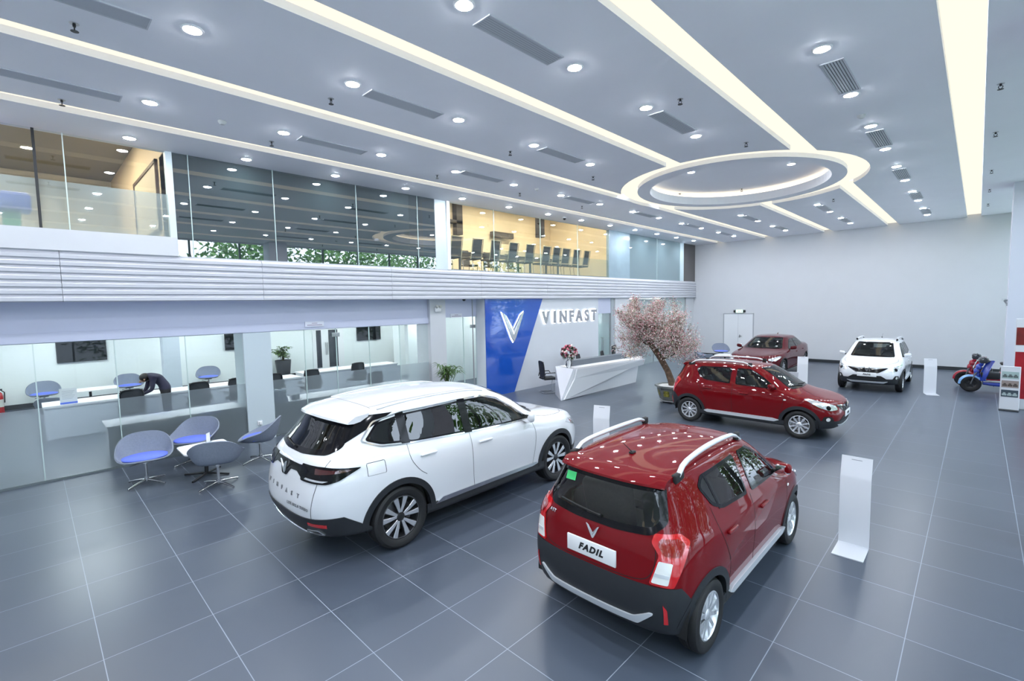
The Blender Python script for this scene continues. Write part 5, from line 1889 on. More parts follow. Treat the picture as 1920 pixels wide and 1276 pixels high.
o.location = (-5.86, 6.7, 3.05)
tag(o, 'round white light under the mezzanine band above the white car', 'ceiling light')
for y, l in ((9.38, 'steel patch fitting on the glass door beside the blue panel'), (4.98, 'steel patch fitting on the glass above the white car')):
    m = MB().rbox(-.03, .03, -.09, .09, -.05, .05, .008)
    o = m.build('patch_fitting', M('fitting_steel', (.35, .37, .38), .35, .8))
    o.location = (XG, y, 2.20)
    tag(o, l, 'door fitting')
# desk files
t = thing('document_tray', 'blue and white upright file tray against the glass beside the column', 'file tray', (-6.42, 3.68, .72))
MB().rbox(-.12, .12, -.16, .16, 0, .10, .01).build('tray_base', M('tray_blue', (.10, .17, .42), .5), t)
for k in range(4):
    MB().box(-.10, .10, -.13 + .075 * k, -.09 + .075 * k, .10, .26 + .03 * (k % 2)).build('folder', M('folder_%d' % k, ((.25, .32, .48), (.7, .72, .75), (.18, .25, .42), (.6, .64, .7))[k], .5), t)
for k in range(3):
    MB().lathe([(.0005, .0), (.028, .0), (.028, .003)], 14, axis='x', c=(.121, -.1 + .1 * k, .05)).build('tray_ring', WHITE, t)
o = MB().rbox(-.08, .08, -.10, .10, 0, .12, .03).build('desk_ornament', M('ornament_grey', (.35, .38, .42), .5), smooth=50)
o.location = (-6.45, 4.05, .72)
tag(o, 'small grey ornament beside the blue file tray', 'ornament')


# ---- foliage helper
def leaf(m, c, d, L, w, droop=.3):
    d = d.normalized()
    side = d.cross(V((0, 0, 1)))
    side = side.normalized() if side.length > 1e-3 else V((1, 0, 0))
    p = [c, c + d * L * .5 + V((0, 0, L * .06)), c + d * L + V((0, 0, -L * droop))]
    m.add([p[0], p[1] + side * w, p[2], p[1] - side * w, p[1] + V((0, 0, -w * .3))], [(0, 1, 4), (1, 2, 4), (2, 3, 4), (3, 0, 4)])


GREEN = M('plant_leaf', (.06, .13, .025), .5, noise=(8, .5))
SOIL = M('potting_soil', (.03, .022, .015), .9)


def pot_plant(name, label, x, y, pr, ph, h, kind, seed):
    rg = random.Random(seed)
    t = thing(name, label, 'plant', (x, y, 0))
    MB().lathe([(.0005, 0), (pr * .72, 0), (pr, ph), (pr * .93, ph), (pr * .9, ph - .04)], 24).build('pot', M('pot_charcoal', (.05, .055, .065), .45), t, smooth=40)
    MB().lathe([(.0005, ph - .04), (pr * .91, ph - .04)], 20).build('soil', SOIL, t)
    st, lf = MB(), MB()
    for k in range(16):
        a, r = rg.uniform(0, 6.28), rg.uniform(.1, 1)
        tip = V((math.cos(a) * r * pr * (1.0 if kind == 'palm' else .9), math.sin(a) * r * pr, ph + (h - ph) * rg.uniform(.35, .88)))
        b = V((rg.uniform(-.05, .05), rg.uniform(-.05, .05), ph - .05))
        mid = b.lerp(tip, .5) + V((0, 0, .06))
        st.tube([b, mid, tip], [.010, .008, .005], 5)
        if kind == 'palm':
            for q in range(14):
                aa = rg.uniform(0, 6.28)
                leaf(lf, tip, V((math.cos(aa), math.sin(aa), rg.uniform(-.1, .7))), rg.uniform(.18, .34), .020, .35)
        else:
            for q in range(12):
                aa = rg.uniform(0, 6.28)
                leaf(lf, tip + V((0, 0, rg.uniform(-.12, .05))), V((math.cos(aa), math.sin(aa), rg.uniform(-.1, .5))), rg.uniform(.16, .26), .055, .25)
    st.build('stems', M('plant_stem', (.10, .10, .04), .7), t, smooth=60)
    lf.build('foliage', GREEN, t, fix=False)
    return t


pot_plant('potted_palm', 'potted palm with narrow leaves in front of the white column', -5.45, 7.83, .26, .56, 1.28, 'palm', 1)
pot_plant('potted_plant', 'bushy green plant in a tall dark pot inside the office', -15.0, 6.88, .30, .80, 1.40, 'bush', 2)
pot_plant('potted_plant', 'small plant on the far side of the office, beside the right inner column', -14.9, 12.6, .16, .8, 1.6, 'bush', 5)

# ---- the person bent over the counter
def make_person():
    t = thing('person', 'person in a dark navy shirt bent forward over the counter', 'person', (-9.62, 1.92, 0))
    me = bpy.data.meshes.new('body')
    # pelvis at origin height; facing -y and -x
    P = dict(pel=(.02, .16, .88), lum=(.0, .14, 1.00), spn=(-.02, .05, 1.16), chs=(-.05, -.05, 1.26), nek=(-.07, -.17, 1.27), hdb=(-.08, -.21, 1.25), hed=(-.09, -.26, 1.19), chn=(-.09, -.28, 1.10),
             shl=(-.25, -.09, 1.22), ell=(-.33, -.17, .93), wrl=(-.42, -.24, .80), hal=(-.46, -.29, .785), shr=(.13, -.09, 1.22), elr=(.14, -.13, .93), wrr=(-.02, -.30, .82), har=(-.06, -.34, .79),
             hpl=(-.09, .16, .86), knl=(-.10, .13, .48), anl=(-.10, .19, .09), tol=(-.11, .06, .04), hpr=(.12, .16, .86), knr=(.13, .16, .48), anr=(.14, .24, .09), tor=(.14, .11, .04))
    E = [('pel', 'lum'), ('lum', 'spn'), ('spn', 'chs'), ('chs', 'nek'), ('nek', 'hdb'), ('hdb', 'hed'), ('hed', 'chn'), ('chs', 'shl'), ('shl', 'ell'), ('ell', 'wrl'), ('wrl', 'hal'), ('chs', 'shr'), ('shr', 'elr'), ('elr', 'wrr'), ('wrr', 'har'),
         ('pel', 'hpl'), ('hpl', 'knl'), ('knl', 'anl'), ('anl', 'tol'), ('pel', 'hpr'), ('hpr', 'knr'), ('knr', 'anr'), ('anr', 'tor')]
    Rr = dict(pel=.15, lum=.135, spn=.145, chs=.15, nek=.062, hdb=.075, hed=.098, chn=.05, shl=.075, ell=.05, wrl=.032, hal=.036, shr=.075, elr=.05, wrr=.032, har=.036, hpl=.105, knl=.07, anl=.05, tol=.045, hpr=.105, knr=.07, anr=.05, tor=.045)
    ks = list(P)
    me.from_pydata([P[k] for k in ks], [(ks.index(a), ks.index(b)) for a, b in E], [])
    o = bpy.data.objects.new('body', me)
    COL.objects.link(o)
    md = o.modifiers.new('skin', 'SKIN')
    md.use_smooth_shade = True
    for i, k in enumerate(ks):
        r = Rr[k]
        me.skin_vertices[0].data[i].radius = (r, r * (.72 if k in ('lum', 'spn', 'chs') else 1))
        me.skin_vertices[0].data[i].use_root = k == 'pel'
    sb = o.modifiers.new('sub', 'SUBSURF')
    sb.levels = sb.render_levels = 2
    dg = bpy.context.evaluated_depsgraph_get()
    nm = bpy.data.meshes.new_from_object(o.evaluated_get(dg))
    bpy.data.objects.remove(o)
    SKIN = M('skin', (.42, .24, .16), .5)
    SHIRT = M('navy_shirt', (.022, .020, .055), .8, noise=(20, .2))
    TRO = M('dark_trousers', (.015, .015, .02), .8)
    for mm in (SKIN, SHIRT, TRO):
        nm.materials.append(mm)
    hd = V(P['hed'])
    for p in nm.polygons:
        c = p.center
        if c.z < .90:
            i = 2 if (V(P['hal']) - c).length > .14 and (V(P['har']) - c).length > .14 and c.y > -.12 or c.z < .7 else (0 if min((V(P['hal']) - c).length, (V(P['har']) - c).length) < .10 else 1)
        elif c.y < -.20 and c.z > 1.0 and (c - hd).length < .17:
            i = 0
        else:
            i = 1
        p.material_index = i
        p.use_smooth = True
    b = bpy.data.objects.new('body', nm)
    COL.objects.link(b)
    b.parent = t
    m = MB()
    m.ball((hd.x + .005, hd.y + .035, hd.z + .035), .108, .118, .108, 20, 14)
    m.ball((hd.x, hd.y + .10, hd.z + .04), .08, .07, .075, 14, 10)
    m.build('hair', M('black_hair', (.012, .010, .009), .5, bump=(90, .4)), t, smooth=180)
    f = MB()
    dn = V((-.25, -.62, -.72)).normalized()
    f.ball(hd + dn * .105 + V((0, 0, 0)), .014, .018, .02, 10, 8)
    for s in (-1, 1):
        f.ball(hd + V((s * .035, -.075, -.055)) + V((-.0, .0, .0)), .012, .010, .012, 8, 6)
        f.ball(hd + V((s * .098, .01, -.01)), .012, .02, .03, 8, 6)
    f.build('face_features', M('skin', (.42, .24, .16), .5), t, smooth=180)
    # hands with five fingers each
    for hk, wk, s in (('hal', 'wrl', 1), ('har', 'wrr', -1)):
        h, w = V(P[hk]), V(P[wk])
        d = (h - w).normalized()
        sd = d.cross(V((0, 0, 1))).normalized()
        g = MB()
        for q in range(4):
            o0 = h + d * .02 + sd * (.024 - .016 * q)
            L = (.060, .070, .066, .050)[q]
            g.tube([o0, o0 + d * L * .5 + V((0, 0, .004)), o0 + d * L + V((0, 0, -.012))], [.0085, .008, .006], 8)
        o0 = h - d * .01 + sd * s * .03
        g.tube([o0, o0 + d * .025 + sd * s * .02, o0 + d * .05 + sd * s * .022 + V((0, 0, -.008))], [.010, .009, .007], 8)
        g.build('fingers', M('skin', (.42, .24, .16), .5), t, smooth=180)
    return t


make_person()
# ------------------------------------------------------------------ reception desk
DW = M('desk_white_gloss', (.80, .81, .84), .25, coat=.5)
t = thing('reception_desk', 'angular white reception desk in front of the reception wall', 'desk', (0, 0, 0))
A_, B2, C_, D_ = (-4.37, 11.22, .89), (-3.54, 11.04, .89), (-3.63, 10.55, 0), (-4.45, 11.28, 0)
Rf, Rb, RLf, RLb = (-3.27, 14.78, .87), (-4.3, 15.3, .87), (-3.61, 14.79, 0), (-4.45, 15.1, 0)
RMf, RMb = (-3.50, 14.80, .72), (-4.40, 15.2, .72)
m = MB()
m.add([A_, B2, C_, D_, Rf, Rb, RLf, RLb, RMf, RMb],
      [(0, 2, 1), (0, 3, 2), (1, 2, 6, 8), (1, 8, 4), (2, 3, 7, 6), (8, 6, 7, 9), (4, 8, 9, 5), (0, 1, 4, 5), (3, 0, 5, 9, 7)])
m.build('desk_body', DW, t)
# raised swoosh on the front: an upper facet standing proud of the lower one
def fp(u, z, off):
    """point on the front plane: u along the length 0..1, z height"""
    bx = C_[0] + (RLf[0] - C_[0]) * u
    by = C_[1] + (RLf[1] - C_[1]) * u
    tx = B2[0] + (Rf[0] - B2[0]) * u
    ty = B2[1] + (Rf[1] - B2[1]) * u
    k = z / .88
    return (bx + (tx - bx) * k + off, by + (ty - by) * k, z)


sw = [(.26, .02), (.50, .30), (.80, .60), (1.0, .66), (1.0, .86), (.03, .88), (.05, .60), (.02, .02)]
m = MB().prism(sw, .006, .055, lambda a, b, h: fp(a, b, h))
m.build('front_facet', DW, t)
MB().add([(-3.60, 11.2, .895), (-3.40, 14.7, .875), (-4.28, 15.2, .875), (-4.30, 11.35, .895)], [(0, 1, 2, 3)]).build('desk_top', M('desk_top_white', (.78, .79, .82), .3), t)
m = MB()
m.add([(-3.92, 11.50, .88), (-3.80, 14.62, .87), (-3.86, 14.55, 1.03), (-3.98, 11.68, 1.06), (-4.22, 11.50, .88), (-4.12, 14.70, .87), (-4.12, 14.60, 1.03), (-4.22, 11.68, 1.06)],
      [(0, 1, 2, 3), (4, 7, 6, 5), (3, 2, 6, 7), (0, 3, 7, 4), (1, 5, 6, 2)])
m.build('raised_screen', M('desk_screen_grey', (.10, .12, .145), .4), t)
# things on the desk
t = thing('flower_vase', 'white vase with a round bouquet on the left end of the reception desk', 'vase', (-3.84, 11.22, .892))
MB().lathe([(.0005, 0), (.045, 0), (.035, .03), (.05, .08), (.062, .15), (.05, .21), (.035, .24), (.045, .26)], 20).build('vase', M('vase_white', (.8, .8, .8), .2), t, smooth=60)
m = MB()
for s in (-1, 1):
    m.tube([(0, s * .03, .26), (0, s * .13, .20), (0, s * .135, .10), (0, s * .08, .0)], .010, 6)
m.build('dark_ribbon', PLASTIC, t, smooth=60)
rg = random.Random(9)
fl1, fl2, fl3, lv = MB(), MB(), MB(), MB()
for k in range(90):
    a, u = rg.uniform(0, 6.28), rg.uniform(-.5, 1)
    q = .235
    c = V((q * math.cos(a) * math.sqrt(1 - u * u), q * math.sin(a) * math.sqrt(1 - u * u), .47 + .9 * q * u))
    (fl1, fl2, fl3)[k % 3].ball(c, rg.uniform(.025, .045), n=7, m=5)
for k in range(220):
    a, u = rg.uniform(0, 6.28), rg.uniform(-.8, 1)
    d = V((math.cos(a) * math.sqrt(1 - u * u), math.sin(a) * math.sqrt(1 - u * u), u))
    leaf(lv, V((0, 0, .45)) + d * .13, d, .14, .02, .2)
fl1.build('pink_blooms', M('bloom_pink', (.55, .14, .20), .6), t, smooth=180)
fl2.build('white_blooms', M('bloom_white', (.75, .66, .62), .6), t, smooth=180)
fl3.build('dark_red_blooms', M('bloom_wine', (.10, .012, .02), .6), t, smooth=180)
lv.build('greenery', M('bouquet_leaf', (.045, .07, .025), .6), t, fix=False)
t = thing('desk_telephone', 'black desk phone at the right end of the reception desk', 'telephone', (-4.18, 14.85, .872), 200)
MB().rbox(-.13, .13, -.10, .10, 0, .05, .015).build('phone_body', PLASTIC, t, smooth=40)
MB().rbox(-.12, .12, -.05, .0, .05, .12, .02).build('handset', PLASTIC, t, smooth=40)
t = thing('monitor', 'black computer monitor seen from behind, at the right end of the reception desk', 'monitor', (-4.40, 14.6, .872), 20)
MB().rbox(-.02, .02, -.27, .27, .10, .42, .012).build('display', PLASTIC, t, smooth=40)
MB().box(-.03, .01, -.03, .03, .0, .14).rbox(-.10, .10, -.12, .12, 0, .012, .005).build('monitor_stand', PLASTIC, t)
t = thing('flower_bowl', 'small yellow and white flower bowl on the right end of the reception desk', 'flower bowl', (-3.72, 14.5, .875))
MB().lathe([(.0005, 0), (.05, 0), (.10, .05), (.095, .05), (.0005, .03)], 18).build('bowl', WHITE, t, smooth=60)
m, m2 = MB(), MB()
for k in range(26):
    a, r = rg.uniform(0, 6.28), rg.uniform(0, .09)
    (m if k % 2 else m2).ball((r * math.cos(a), r * math.sin(a), .06 + rg.uniform(0, .06)), .025, n=7, m=5)
m2.ball((0, 0, .16), .03, .03, .05, 8, 6)
m.build('yellow_blooms', M('bloom_yellow', (.55, .48, .12), .6), t, smooth=180)
m2.build('pale_blooms', M('bloom_cream', (.75, .62, .5), .6), t, smooth=180)
for k, (y, l) in enumerate(((14.72, 'stack of white leaflets on the right corner of the reception desk'),)):
    o = MB().rbox(-.10, .10, -.14, .14, 0, .05, .003).build('leaflet_stack', M('leaflet_white', (.78, .74, .76), .4))
    o.location = (-3.48, 14.70, .873)
    tag(o, l, 'leaflets')

# ------------------------------------------------------------------ blossom tree in an octagonal pot
t = thing('blossom_tree', 'leaning pink blossom tree in a grey octagonal pot', 'tree', (-1.08, 12.42, 0))
POT = M('pot_ceramic', (.14, .15, .14), .35, noise=(5, .3), coat=.4)
prof = [(.30, .05), (.36, .10), (.42, .30), (.44, .42), (.50, .44), (.50, .49), (.44, .49), (.42, .46)]
pot = MB().lathe(prof, 8, a0=math.pi / 8, a1=math.pi / 8 + 2 * math.pi).lathe([(.0005, .05), (.30, .05)], 8, a0=math.pi / 8, a1=math.pi / 8 + 2 * math.pi)
pot.build('pot', POT, t)
m = MB()
for k in range(8):
    a = 2 * math.pi * k / 8
    w = .085
    c, s = math.cos(a), math.sin(a)
    pts = [(-w, .19), (w, .19), (w, .36), (-w, .36)]
    r0, r1 = .372, .408
    m.add([(c * (r0 + (r1 - r0) * (z - .19) / .17) - s * q, s * (r0 + (r1 - r0) * (z - .19) / .17) + c * q, z) for q, z in rounded(pts, .03)], [tuple(range(20))])
m.build('glazed_panels', M('pot_glaze_yellow', (.22, .20, .03), .3, noise=(14, .8)), t)
m = MB()
for k in range(4):
    a = math.pi / 4 + k * math.pi / 2
    m.rbox(.30 * math.cos(a) - .05, .30 * math.cos(a) + .05, .30 * math.sin(a) - .05, .30 * math.sin(a) + .05, 0, .06, .02)
m.lathe([(.33, .045), (.37, .05), (.37, .075), (.33, .08)], 8, a0=math.pi / 8, a1=math.pi / 8 + 2 * math.pi)
m.build('pot_stand', M('pot_stand_stone', (.25, .26, .27), .5), t)
MB().lathe([(.0005, .475), (.2, .47), (.43, .462)], 24).build('white_gravel', M('white_gravel', (.72, .72, .70), .8, bump=(60, .6)), t)
BARK = M('blossom_bark', (.10, .062, .040), .9, noise=(14, .5), bump=(30, .6))
TR = [(0, 0, .46), (-.06, 0, .62), (-.17, .02, .87), (-.37, 0, 1.21), (-.58, -.03, 1.50), (-.82, 0, 1.75), (-1.02, .03, 1.93), (-1.14, .02, 2.15)]
MB().tube(TR, [.115, .095, .085, .085, .075, .065, .045, .03], 12).build('trunk', BARK, t, smooth=60)
# hierarchical branches
rg = random.Random(21)
br, tw = MB(), MB()
tips = []


def grow(p, d, L, r, lvl):
    pts = [p]
    q = p.copy()
    dd = d.normalized()
    n = 4
    for i in range(n):
        dd = (dd + V((rg.uniform(-.25, .25), rg.uniform(-.25, .25), rg.uniform(-.05, .28)))).normalized()
        q = q + dd * L / n
        pts.append(q.copy())
    (br if lvl < 2 else tw).tube(pts, [r * (1 - .16 * i) for i in range(n + 1)], 6 if lvl < 2 else 4)
    if lvl >= 2:
        for i in range(1, n + 1):
            tips.append((pts[i], dd))
    if lvl < 3:
        for i in range((6, 6, 4)[lvl]):
            k = rg.randint(1, n)
            nd = (dd + V((rg.uniform(-1, 1), rg.uniform(-1, 1), rg.uniform(-.35, .75)))).normalized()
            grow(pts[k], nd, L * rg.uniform(.42, .68), r * .5, lvl + 1)


for p, d, L in (((-1.10, .02, 2.1), (-.25, .1, .9), .52), ((-1.0, .0, 1.9), (-.8, -.3, .35), .58), ((-.82, 0, 1.75), (-.7, .5, .25), .55), ((-.62, 0, 1.52), (.15, -.2, .9), .75), ((-.40, 0, 1.26), (.75, .2, .55), .85),
                ((-.50, 0, 1.36), (.35, .5, .75), .85), ((-.45, 0, 1.3), (.6, -.45, .55), .75), ((-.80, 0, 1.72), (.1, -.5, .8), .6), ((-.95, 0, 1.85), (.2, .4, .8), .62), ((-.7, 0, 1.6), (-.6, -.5, .05), .5), ((-.37, 0, 1.2), (.9, -.1, .25), .6)):
    grow(V(p), V(d), L, .03, 0)
for cx, cy, cz, ax, ay, az, n in ((-1.05, 0, 2.10, .72, .62, .72, 300), (-.05, 0, 1.78, .80, .62, .52, 300), (-.55, 0, 1.95, .7, .6, .5, 160), (-1.25, -.1, 1.55, .5, .5, .45, 130), (.2, .0, 1.45, .5, .5, .35, 130)):
    for k in range(n):
        a, u, q = rg.uniform(0, 6.28), rg.uniform(-1, 1), rg.random() ** .4
        w = math.sqrt(1 - u * u)
        d = V((math.cos(a) * w, math.sin(a) * w, u))
        p = V((cx + d.x * ax * q, cy + d.y * ay * q, cz + d.z * az * q))
        dd = (d * .6 + V((rg.uniform(-.4, .4), rg.uniform(-.4, .4), rg.uniform(.2, 1)))).normalized()
        L = rg.uniform(.14, .30)
        tw.tube([p - dd * L * .5, p, p + dd * L * .5], [.005, .004, .002], 3)
        for z in (-.3, 0, .25, .5):
            tips.append((p + dd * L * z, dd))
br.build('branches', BARK, t, smooth=60)
o = tw.build('twigs', M('twig_bark', (.24, .19, .15), .9), t, smooth=60)
o['kind'] = 'stuff'
blm, blm2, lf2 = MB(), MB(), MB()
for p, d in tips:
    for k in range(2):
        c = p + V((rg.gauss(0, .06), rg.gauss(0, .045), rg.gauss(0, .05)))
        s = rg.uniform(.012, .021)
        a = V((rg.uniform(-1, 1), rg.uniform(-1, 1), rg.uniform(-1, 1))).normalized()
        b = a.orthogonal().normalized()
        e = a.cross(b)
        tgt = blm if rg.random() < .38 else blm2
        tgt.add([c + b * s, c + e * s, c - b * s, c - e * s, c + a * s * .6], [(0, 1, 4), (1, 2, 4), (2, 3, 4), (3, 0, 4)])
    if rg.random() < .9:
        a = rg.uniform(0, 6.28)
        leaf(lf2, p, V((math.cos(a), math.sin(a), rg.uniform(-.2, .8))), rg.uniform(.05, .09), .012, .1)
for mb_, nm_, mt in ((blm, 'pink_blossom', M('blossom_pink', (.70, .32, .36), .7)), (blm2, 'pale_blossom', M('blossom_pale', (.85, .76, .74), .7)), (lf2, 'young_leaves', M('blossom_leaf', (.40, .46, .30), .6))):
    o = mb_.build(nm_, mt, t, fix=False)
    o['kind'] = 'stuff'

# ------------------------------------------------------------------ bent sheet info stands
SHEET = M('info_sheet_white', (.66, .67, .71), .4)


def make_stand(label):
    t = thing('info_stand', label, 'info stand', (0, 0, 0), 0, 'bent sheet info stands')
    pr = [(-.375, .0), (-.02, .0), (.0, .012), (.006, .05), (.008, .78), (.018, .81), (.075, 1.02)]
    back = [(a + (.012 if b > .02 else 0), b + (.012 if b <= .02 else 0)) for a, b in pr]
    n = len(pr)
    m = MB()
    th = .010
    pts = []
    P2 = [V(q) for q in pr]
    for i, q in enumerate(P2):
        a = P2[max(i - 1, 0)]
        b = P2[min(i + 1, n - 1)]
        tt = (b - a).normalized()
        pts.append(q + V((-tt.y, tt.x)) * th)
    poly = [tuple(q) for q in P2] + [tuple(q) for q in pts[::-1]]
    m.prism(poly, -.145, .145, lambda a, b, h: (h, a, b + .0))
    m.build('bent_sheet', SHEET, t, smooth=30)
    c = V(pr[-1]).lerp(V(pr[-2]), .16)
    MB().add([(-.05, c.x - .006, c.y - .008), (.05, c.x - .006, c.y - .008), (.05, c.x - .004, c.y + .004), (-.05, c.x - .004, c.y + .004)], [(0, 1, 2, 3)]).xf(Matrix.Translation((0, -.006, 0))).build('printed_mark', M('stand_mark', (.25, .26, .3), .5), t)
    return t


st = make_stand('white bent sheet info stand on the open floor right of the nearest red hatchback')
st.location = (4.09, 6.21, 0)
for (x, y), r, l in (((4.09, 18.12), 15, 'white bent sheet info stand right of the white hatchback'), ((1.13, 16.75), 8, 'white bent sheet info stand in front of the saloon car'),
                     ((1.72, 13.1), 205, 'white bent sheet info stand behind the bonnet of the side-on red hatchback'), ((.33, 6.72), 20, 'white bent sheet info stand between the white SUV and the nearest red hatchback')):
    dup(st, (x, y, 0), r, l)

# ------------------------------------------------------------------ brochure stand and poster board on the right
t = thing('brochure_stand', 'white floor stand with three pictures at the right edge', 'brochure stand', (5.64, 16.40, 0), -4)
m = MB().rbox(-.17, .17, -.01, .03, .03, 1.10, .012)
m.build('stand_panel', SHEET, t)
MB().rbox(-.17, .17, -.06, .16, 0, .03, .008).build('foot', DARK, t)
PM = [((.35, .45, .44), (.10, .12, .12)), ((.30, .24, .22), (.08, .06, .05)), ((.05, .07, .09), (.35, .42, .42))]
for k, z in enumerate((.80, .58, .35)):
    p = MB().box(-.145, .145, -.016, -.011, z - .0, z + .17).build('picture', M('picture_ground_%d' % k, PM[k][0], .3), t)
    m = MB()
    for q in range(3):
        x = -.09 + .09 * q
        m.rbox(x - .04, x + .04, -.0185, -.0165, z + .03, z + .075, .0008, 1).rbox(x - .022, x + .022, -.0185, -.0165, z + .075, z + .105, .0008, 1)
    m.build('printed_car', M('picture_subject_%d' % k, PM[k][1], .4), p)
t = thing('poster_board', 'tall white board with red posters behind the brochure stand', 'poster board', (6.0, 16.78, 0))
MB().rbox(-.30, .30, 0, .05, .0, 2.25, .01).build('board', SHEET, t)
MB().box(-.285, .28, -.008, -.001, 1.60, 2.03).build('upper_poster', M('poster_brown_red', (.16, .012, .010), .3, noise=(3, .5)), t)
MB().box(-.285, .28, -.008, -.001, .27, 1.43).build('lower_poster', M('poster_red', (.33, .006, .014), .3, noise=(3, .3)), t)
t = thing('wall_camera', 'grey swivel camera on the far pillar edge', 'camera', (5.57, 18.0, 2.62), 0)
MB().box(-.03, 0, -.03, .03, -.08, .0).build('bracket', STEEL, t)
MB().cyl((-.02, 0, -.02), (-.06, 0, .06), .018, n=10).build('swivel_arm', STEEL, t)
MB().cyl((-.09, -.05, .09), (-.03, .06, .07), .034, n=14).build('camera_body', M('camera_grey', (.42, .46, .48), .5), t, smooth=40)


# ------------------------------------------------------------------ scooters
def make_scooter(label, body, accent):
    t = thing('scooter', label, 'scooter', (0, 0, 0), 0)
    BODY = body
    R = .24
    wf = None
    for x, nm in ((-.62, 'front_wheel'), (.60, 'rear_wheel')):
        m = MB().lathe([(.13, -.05), (.17, -.07), (R - .02, -.06), (R, -.03), (R, .03), (R - .02, .06), (.17, .07), (.13, .05)], 28, axis='y')
        w = m.build(nm, M('tyre_rubber'), t, smooth=40)
        w.location = (x, 0, R)
        rm = MB().lathe([(.135, -.04), (.12, -.03), (.12, .03), (.135, .04)], 28, axis='y')
        rm.lathe([(.0005, -.034), (.05, -.036), (.06, -.022), (.11, -.018), (.13, -.03)], 28, axis='y').lathe([(.0005, .034), (.05, .036), (.06, .022), (.11, .018), (.13, .03)], 28, axis='y')
        for k in range(6):
            a = 2 * math.pi * k / 6
            rm.tube([(.05 * math.cos(a), -.028, .05 * math.sin(a)), (.125 * math.cos(a), -.028, .125 * math.sin(a))], [.012, .010], 6)
        rm.build('rim', M('rim_black'), w, smooth=40)
    # fender
    m = MB()
    for (r, w) in ((R + .03, .07),):
        A = [math.radians(q) for q in range(35, 186, 10)]
        vs = []
        for a in A:
            for yy, dz in ((-w, -.05), (-w * .6, 0), (w * .6, 0), (w, -.05)):
                rr = r + dz
                vs.append((-.62 + rr * math.cos(a), yy, R + rr * math.sin(a)))
        m.add(vs, [(i * 4 + j, i * 4 + j + 1, i * 4 + 5 + j, i * 4 + 4 + j) for i in range(len(A) - 1) for j in range(3)])
    m.build('front_fender', accent, t, smooth=60)
    m = MB()
    for s in (-1, 1):
        m.tube([(-.62, s * .085, R), (-.55, s * .085, .5), (-.42, s * .06, .78)], .017, 8)
    m.build('fork', M('fork_grey', (.16, .17, .18), .35, .8), t, smooth=60)
    # leg shield: lofted front
    def sh(u, v):
        z = .34 + .60 * v
        x = -.46 + .18 * v - .03 * math.sin(math.pi * v)
        w = .09 + .07 * math.sin(math.pi * min(1, v * 1.1 + .05))
        a = (u - .5) * 2
        return (x + .14 * a * a, a * w, z)
    bm = bmesh.new()
    g = MB().grid(sh, 10, 10)
    vv = [bm.verts.new(p) for p in g.v]
    for f in g.f:
        bm.faces.new([vv[i] for i in f])
    bmesh.ops.recalc_face_normals(bm, faces=bm.faces[:])
    bmesh.ops.solidify(bm, geom=bm.faces[:], thickness=.03)
    MB().bm(bm).build('leg_shield', BODY, t, smooth=50)
    # body loft: floor board, under-seat, tail
    secs = [(-.36, .30, .10, .07), (-.20, .27, .15, .06), (.08, .27, .16, .07), (.20, .40, .15, .20), (.38, .52, .16, .20), (.60, .60, .15, .15), (.82, .68, .09, .07), (.92, .72, .03, .03)]
    m = MB()
    nseg = 14
    vs = []
    for x, zc, w, h in secs:
        for j in range(nseg):
            a = 2 * math.pi * j / nseg
            vs.append((x, math.copysign(abs(math.cos(a)) ** .6, math.cos(a)) * w, zc + math.copysign(abs(math.sin(a)) ** .6, math.sin(a)) * h))
    m.add(vs, [(i * nseg + j, i * nseg + (j + 1) % nseg, (i + 1) * nseg + (j + 1) % nseg, (i + 1) * nseg + j) for i in range(len(secs) - 1) for j in range(nseg)] + [tuple(range(nseg)), tuple(range((len(secs) - 1) * nseg, len(secs) * nseg))])
    m.build('body', BODY, t, smooth=50)
    m = MB().rbox(.16, .80, -.14, .14, .72, .80, .035)
    m.v = [(x, y * (1 - .25 * max(0, x - .5)), z + .06 * max(0, x - .45)) for x, y, z in m.v]
    m.build('seat', M('scooter_seat', (.02, .018, .018), .6), t, smooth=50)
    MB().rbox(-.36, .12, -.15, .15, .325, .345, .008).build('footboard', M('footboard_silver', (.5, .52, .52), .4, .6), t)
    # handlebar, headlight, mirrors
    m = MB().tube([(-.30, -.34, .98), (-.33, -.22, 1.02), (-.36, 0, 1.02), (-.33, .22, 1.02), (-.30, .34, .98)], .014, 8).tube([(-.42, 0, .78), (-.36, 0, 1.02)], .025, 8)
    hb = m.build('handlebar', PLASTIC, t, smooth=60)
    for s in (-1, 1):
        MB().tube([(-.305, s * .33, .985), (-.28, s * .44, .955)], .019, 10).build('grip', PLASTIC, hb, smooth=60)
        MB().tube([(-.36, s * .15, 1.0), (-.42, s * .30, .985)], .006, 6).build('brake_lever', CHROME, hb)
    m = MB().rbox(-.47, -.26, -.13, .13, .86, 1.03, .05)
    m.build('headlight_cowl', M('cowl_dark', (.03, .035, .045), .3, coat=.6), t, smooth=50)
    m = MB()
    for i, (x, z, w, h) in enumerate(((-.40, .86, .085, .05), (-.46, .74, .11, .07), (-.50, .62, .10, .07), (-.47, .52, .07, .04))):
        m.ball((x, 0, z), h, w, .10, 12, 8)
    m.build('front_cowl', BODY, t, smooth=180)
    MB().rbox(-.42, .0, -.10, .10, .40, .62, .06).rbox(.16, .52, -.13, .13, .30, .66, .06).build('inner_body', PLASTIC, t, smooth=50)
    MB().ball((-.455, 0, .94), .02, .075, .05, 14, 8).build('headlight', M('lamp_clear', (.8, .8, .78), .06, coat=1.0), t, smooth=180)
    MB().tube([(.10, .05, .22), (.06, .18, .02)], .012, 6).build('side_stand', PLASTIC, t)
    m = MB().box(.55, .63, -.12, .12, .20, .26).tube([(.60, .11, R), (.75, .11, .62)], .02, 8)
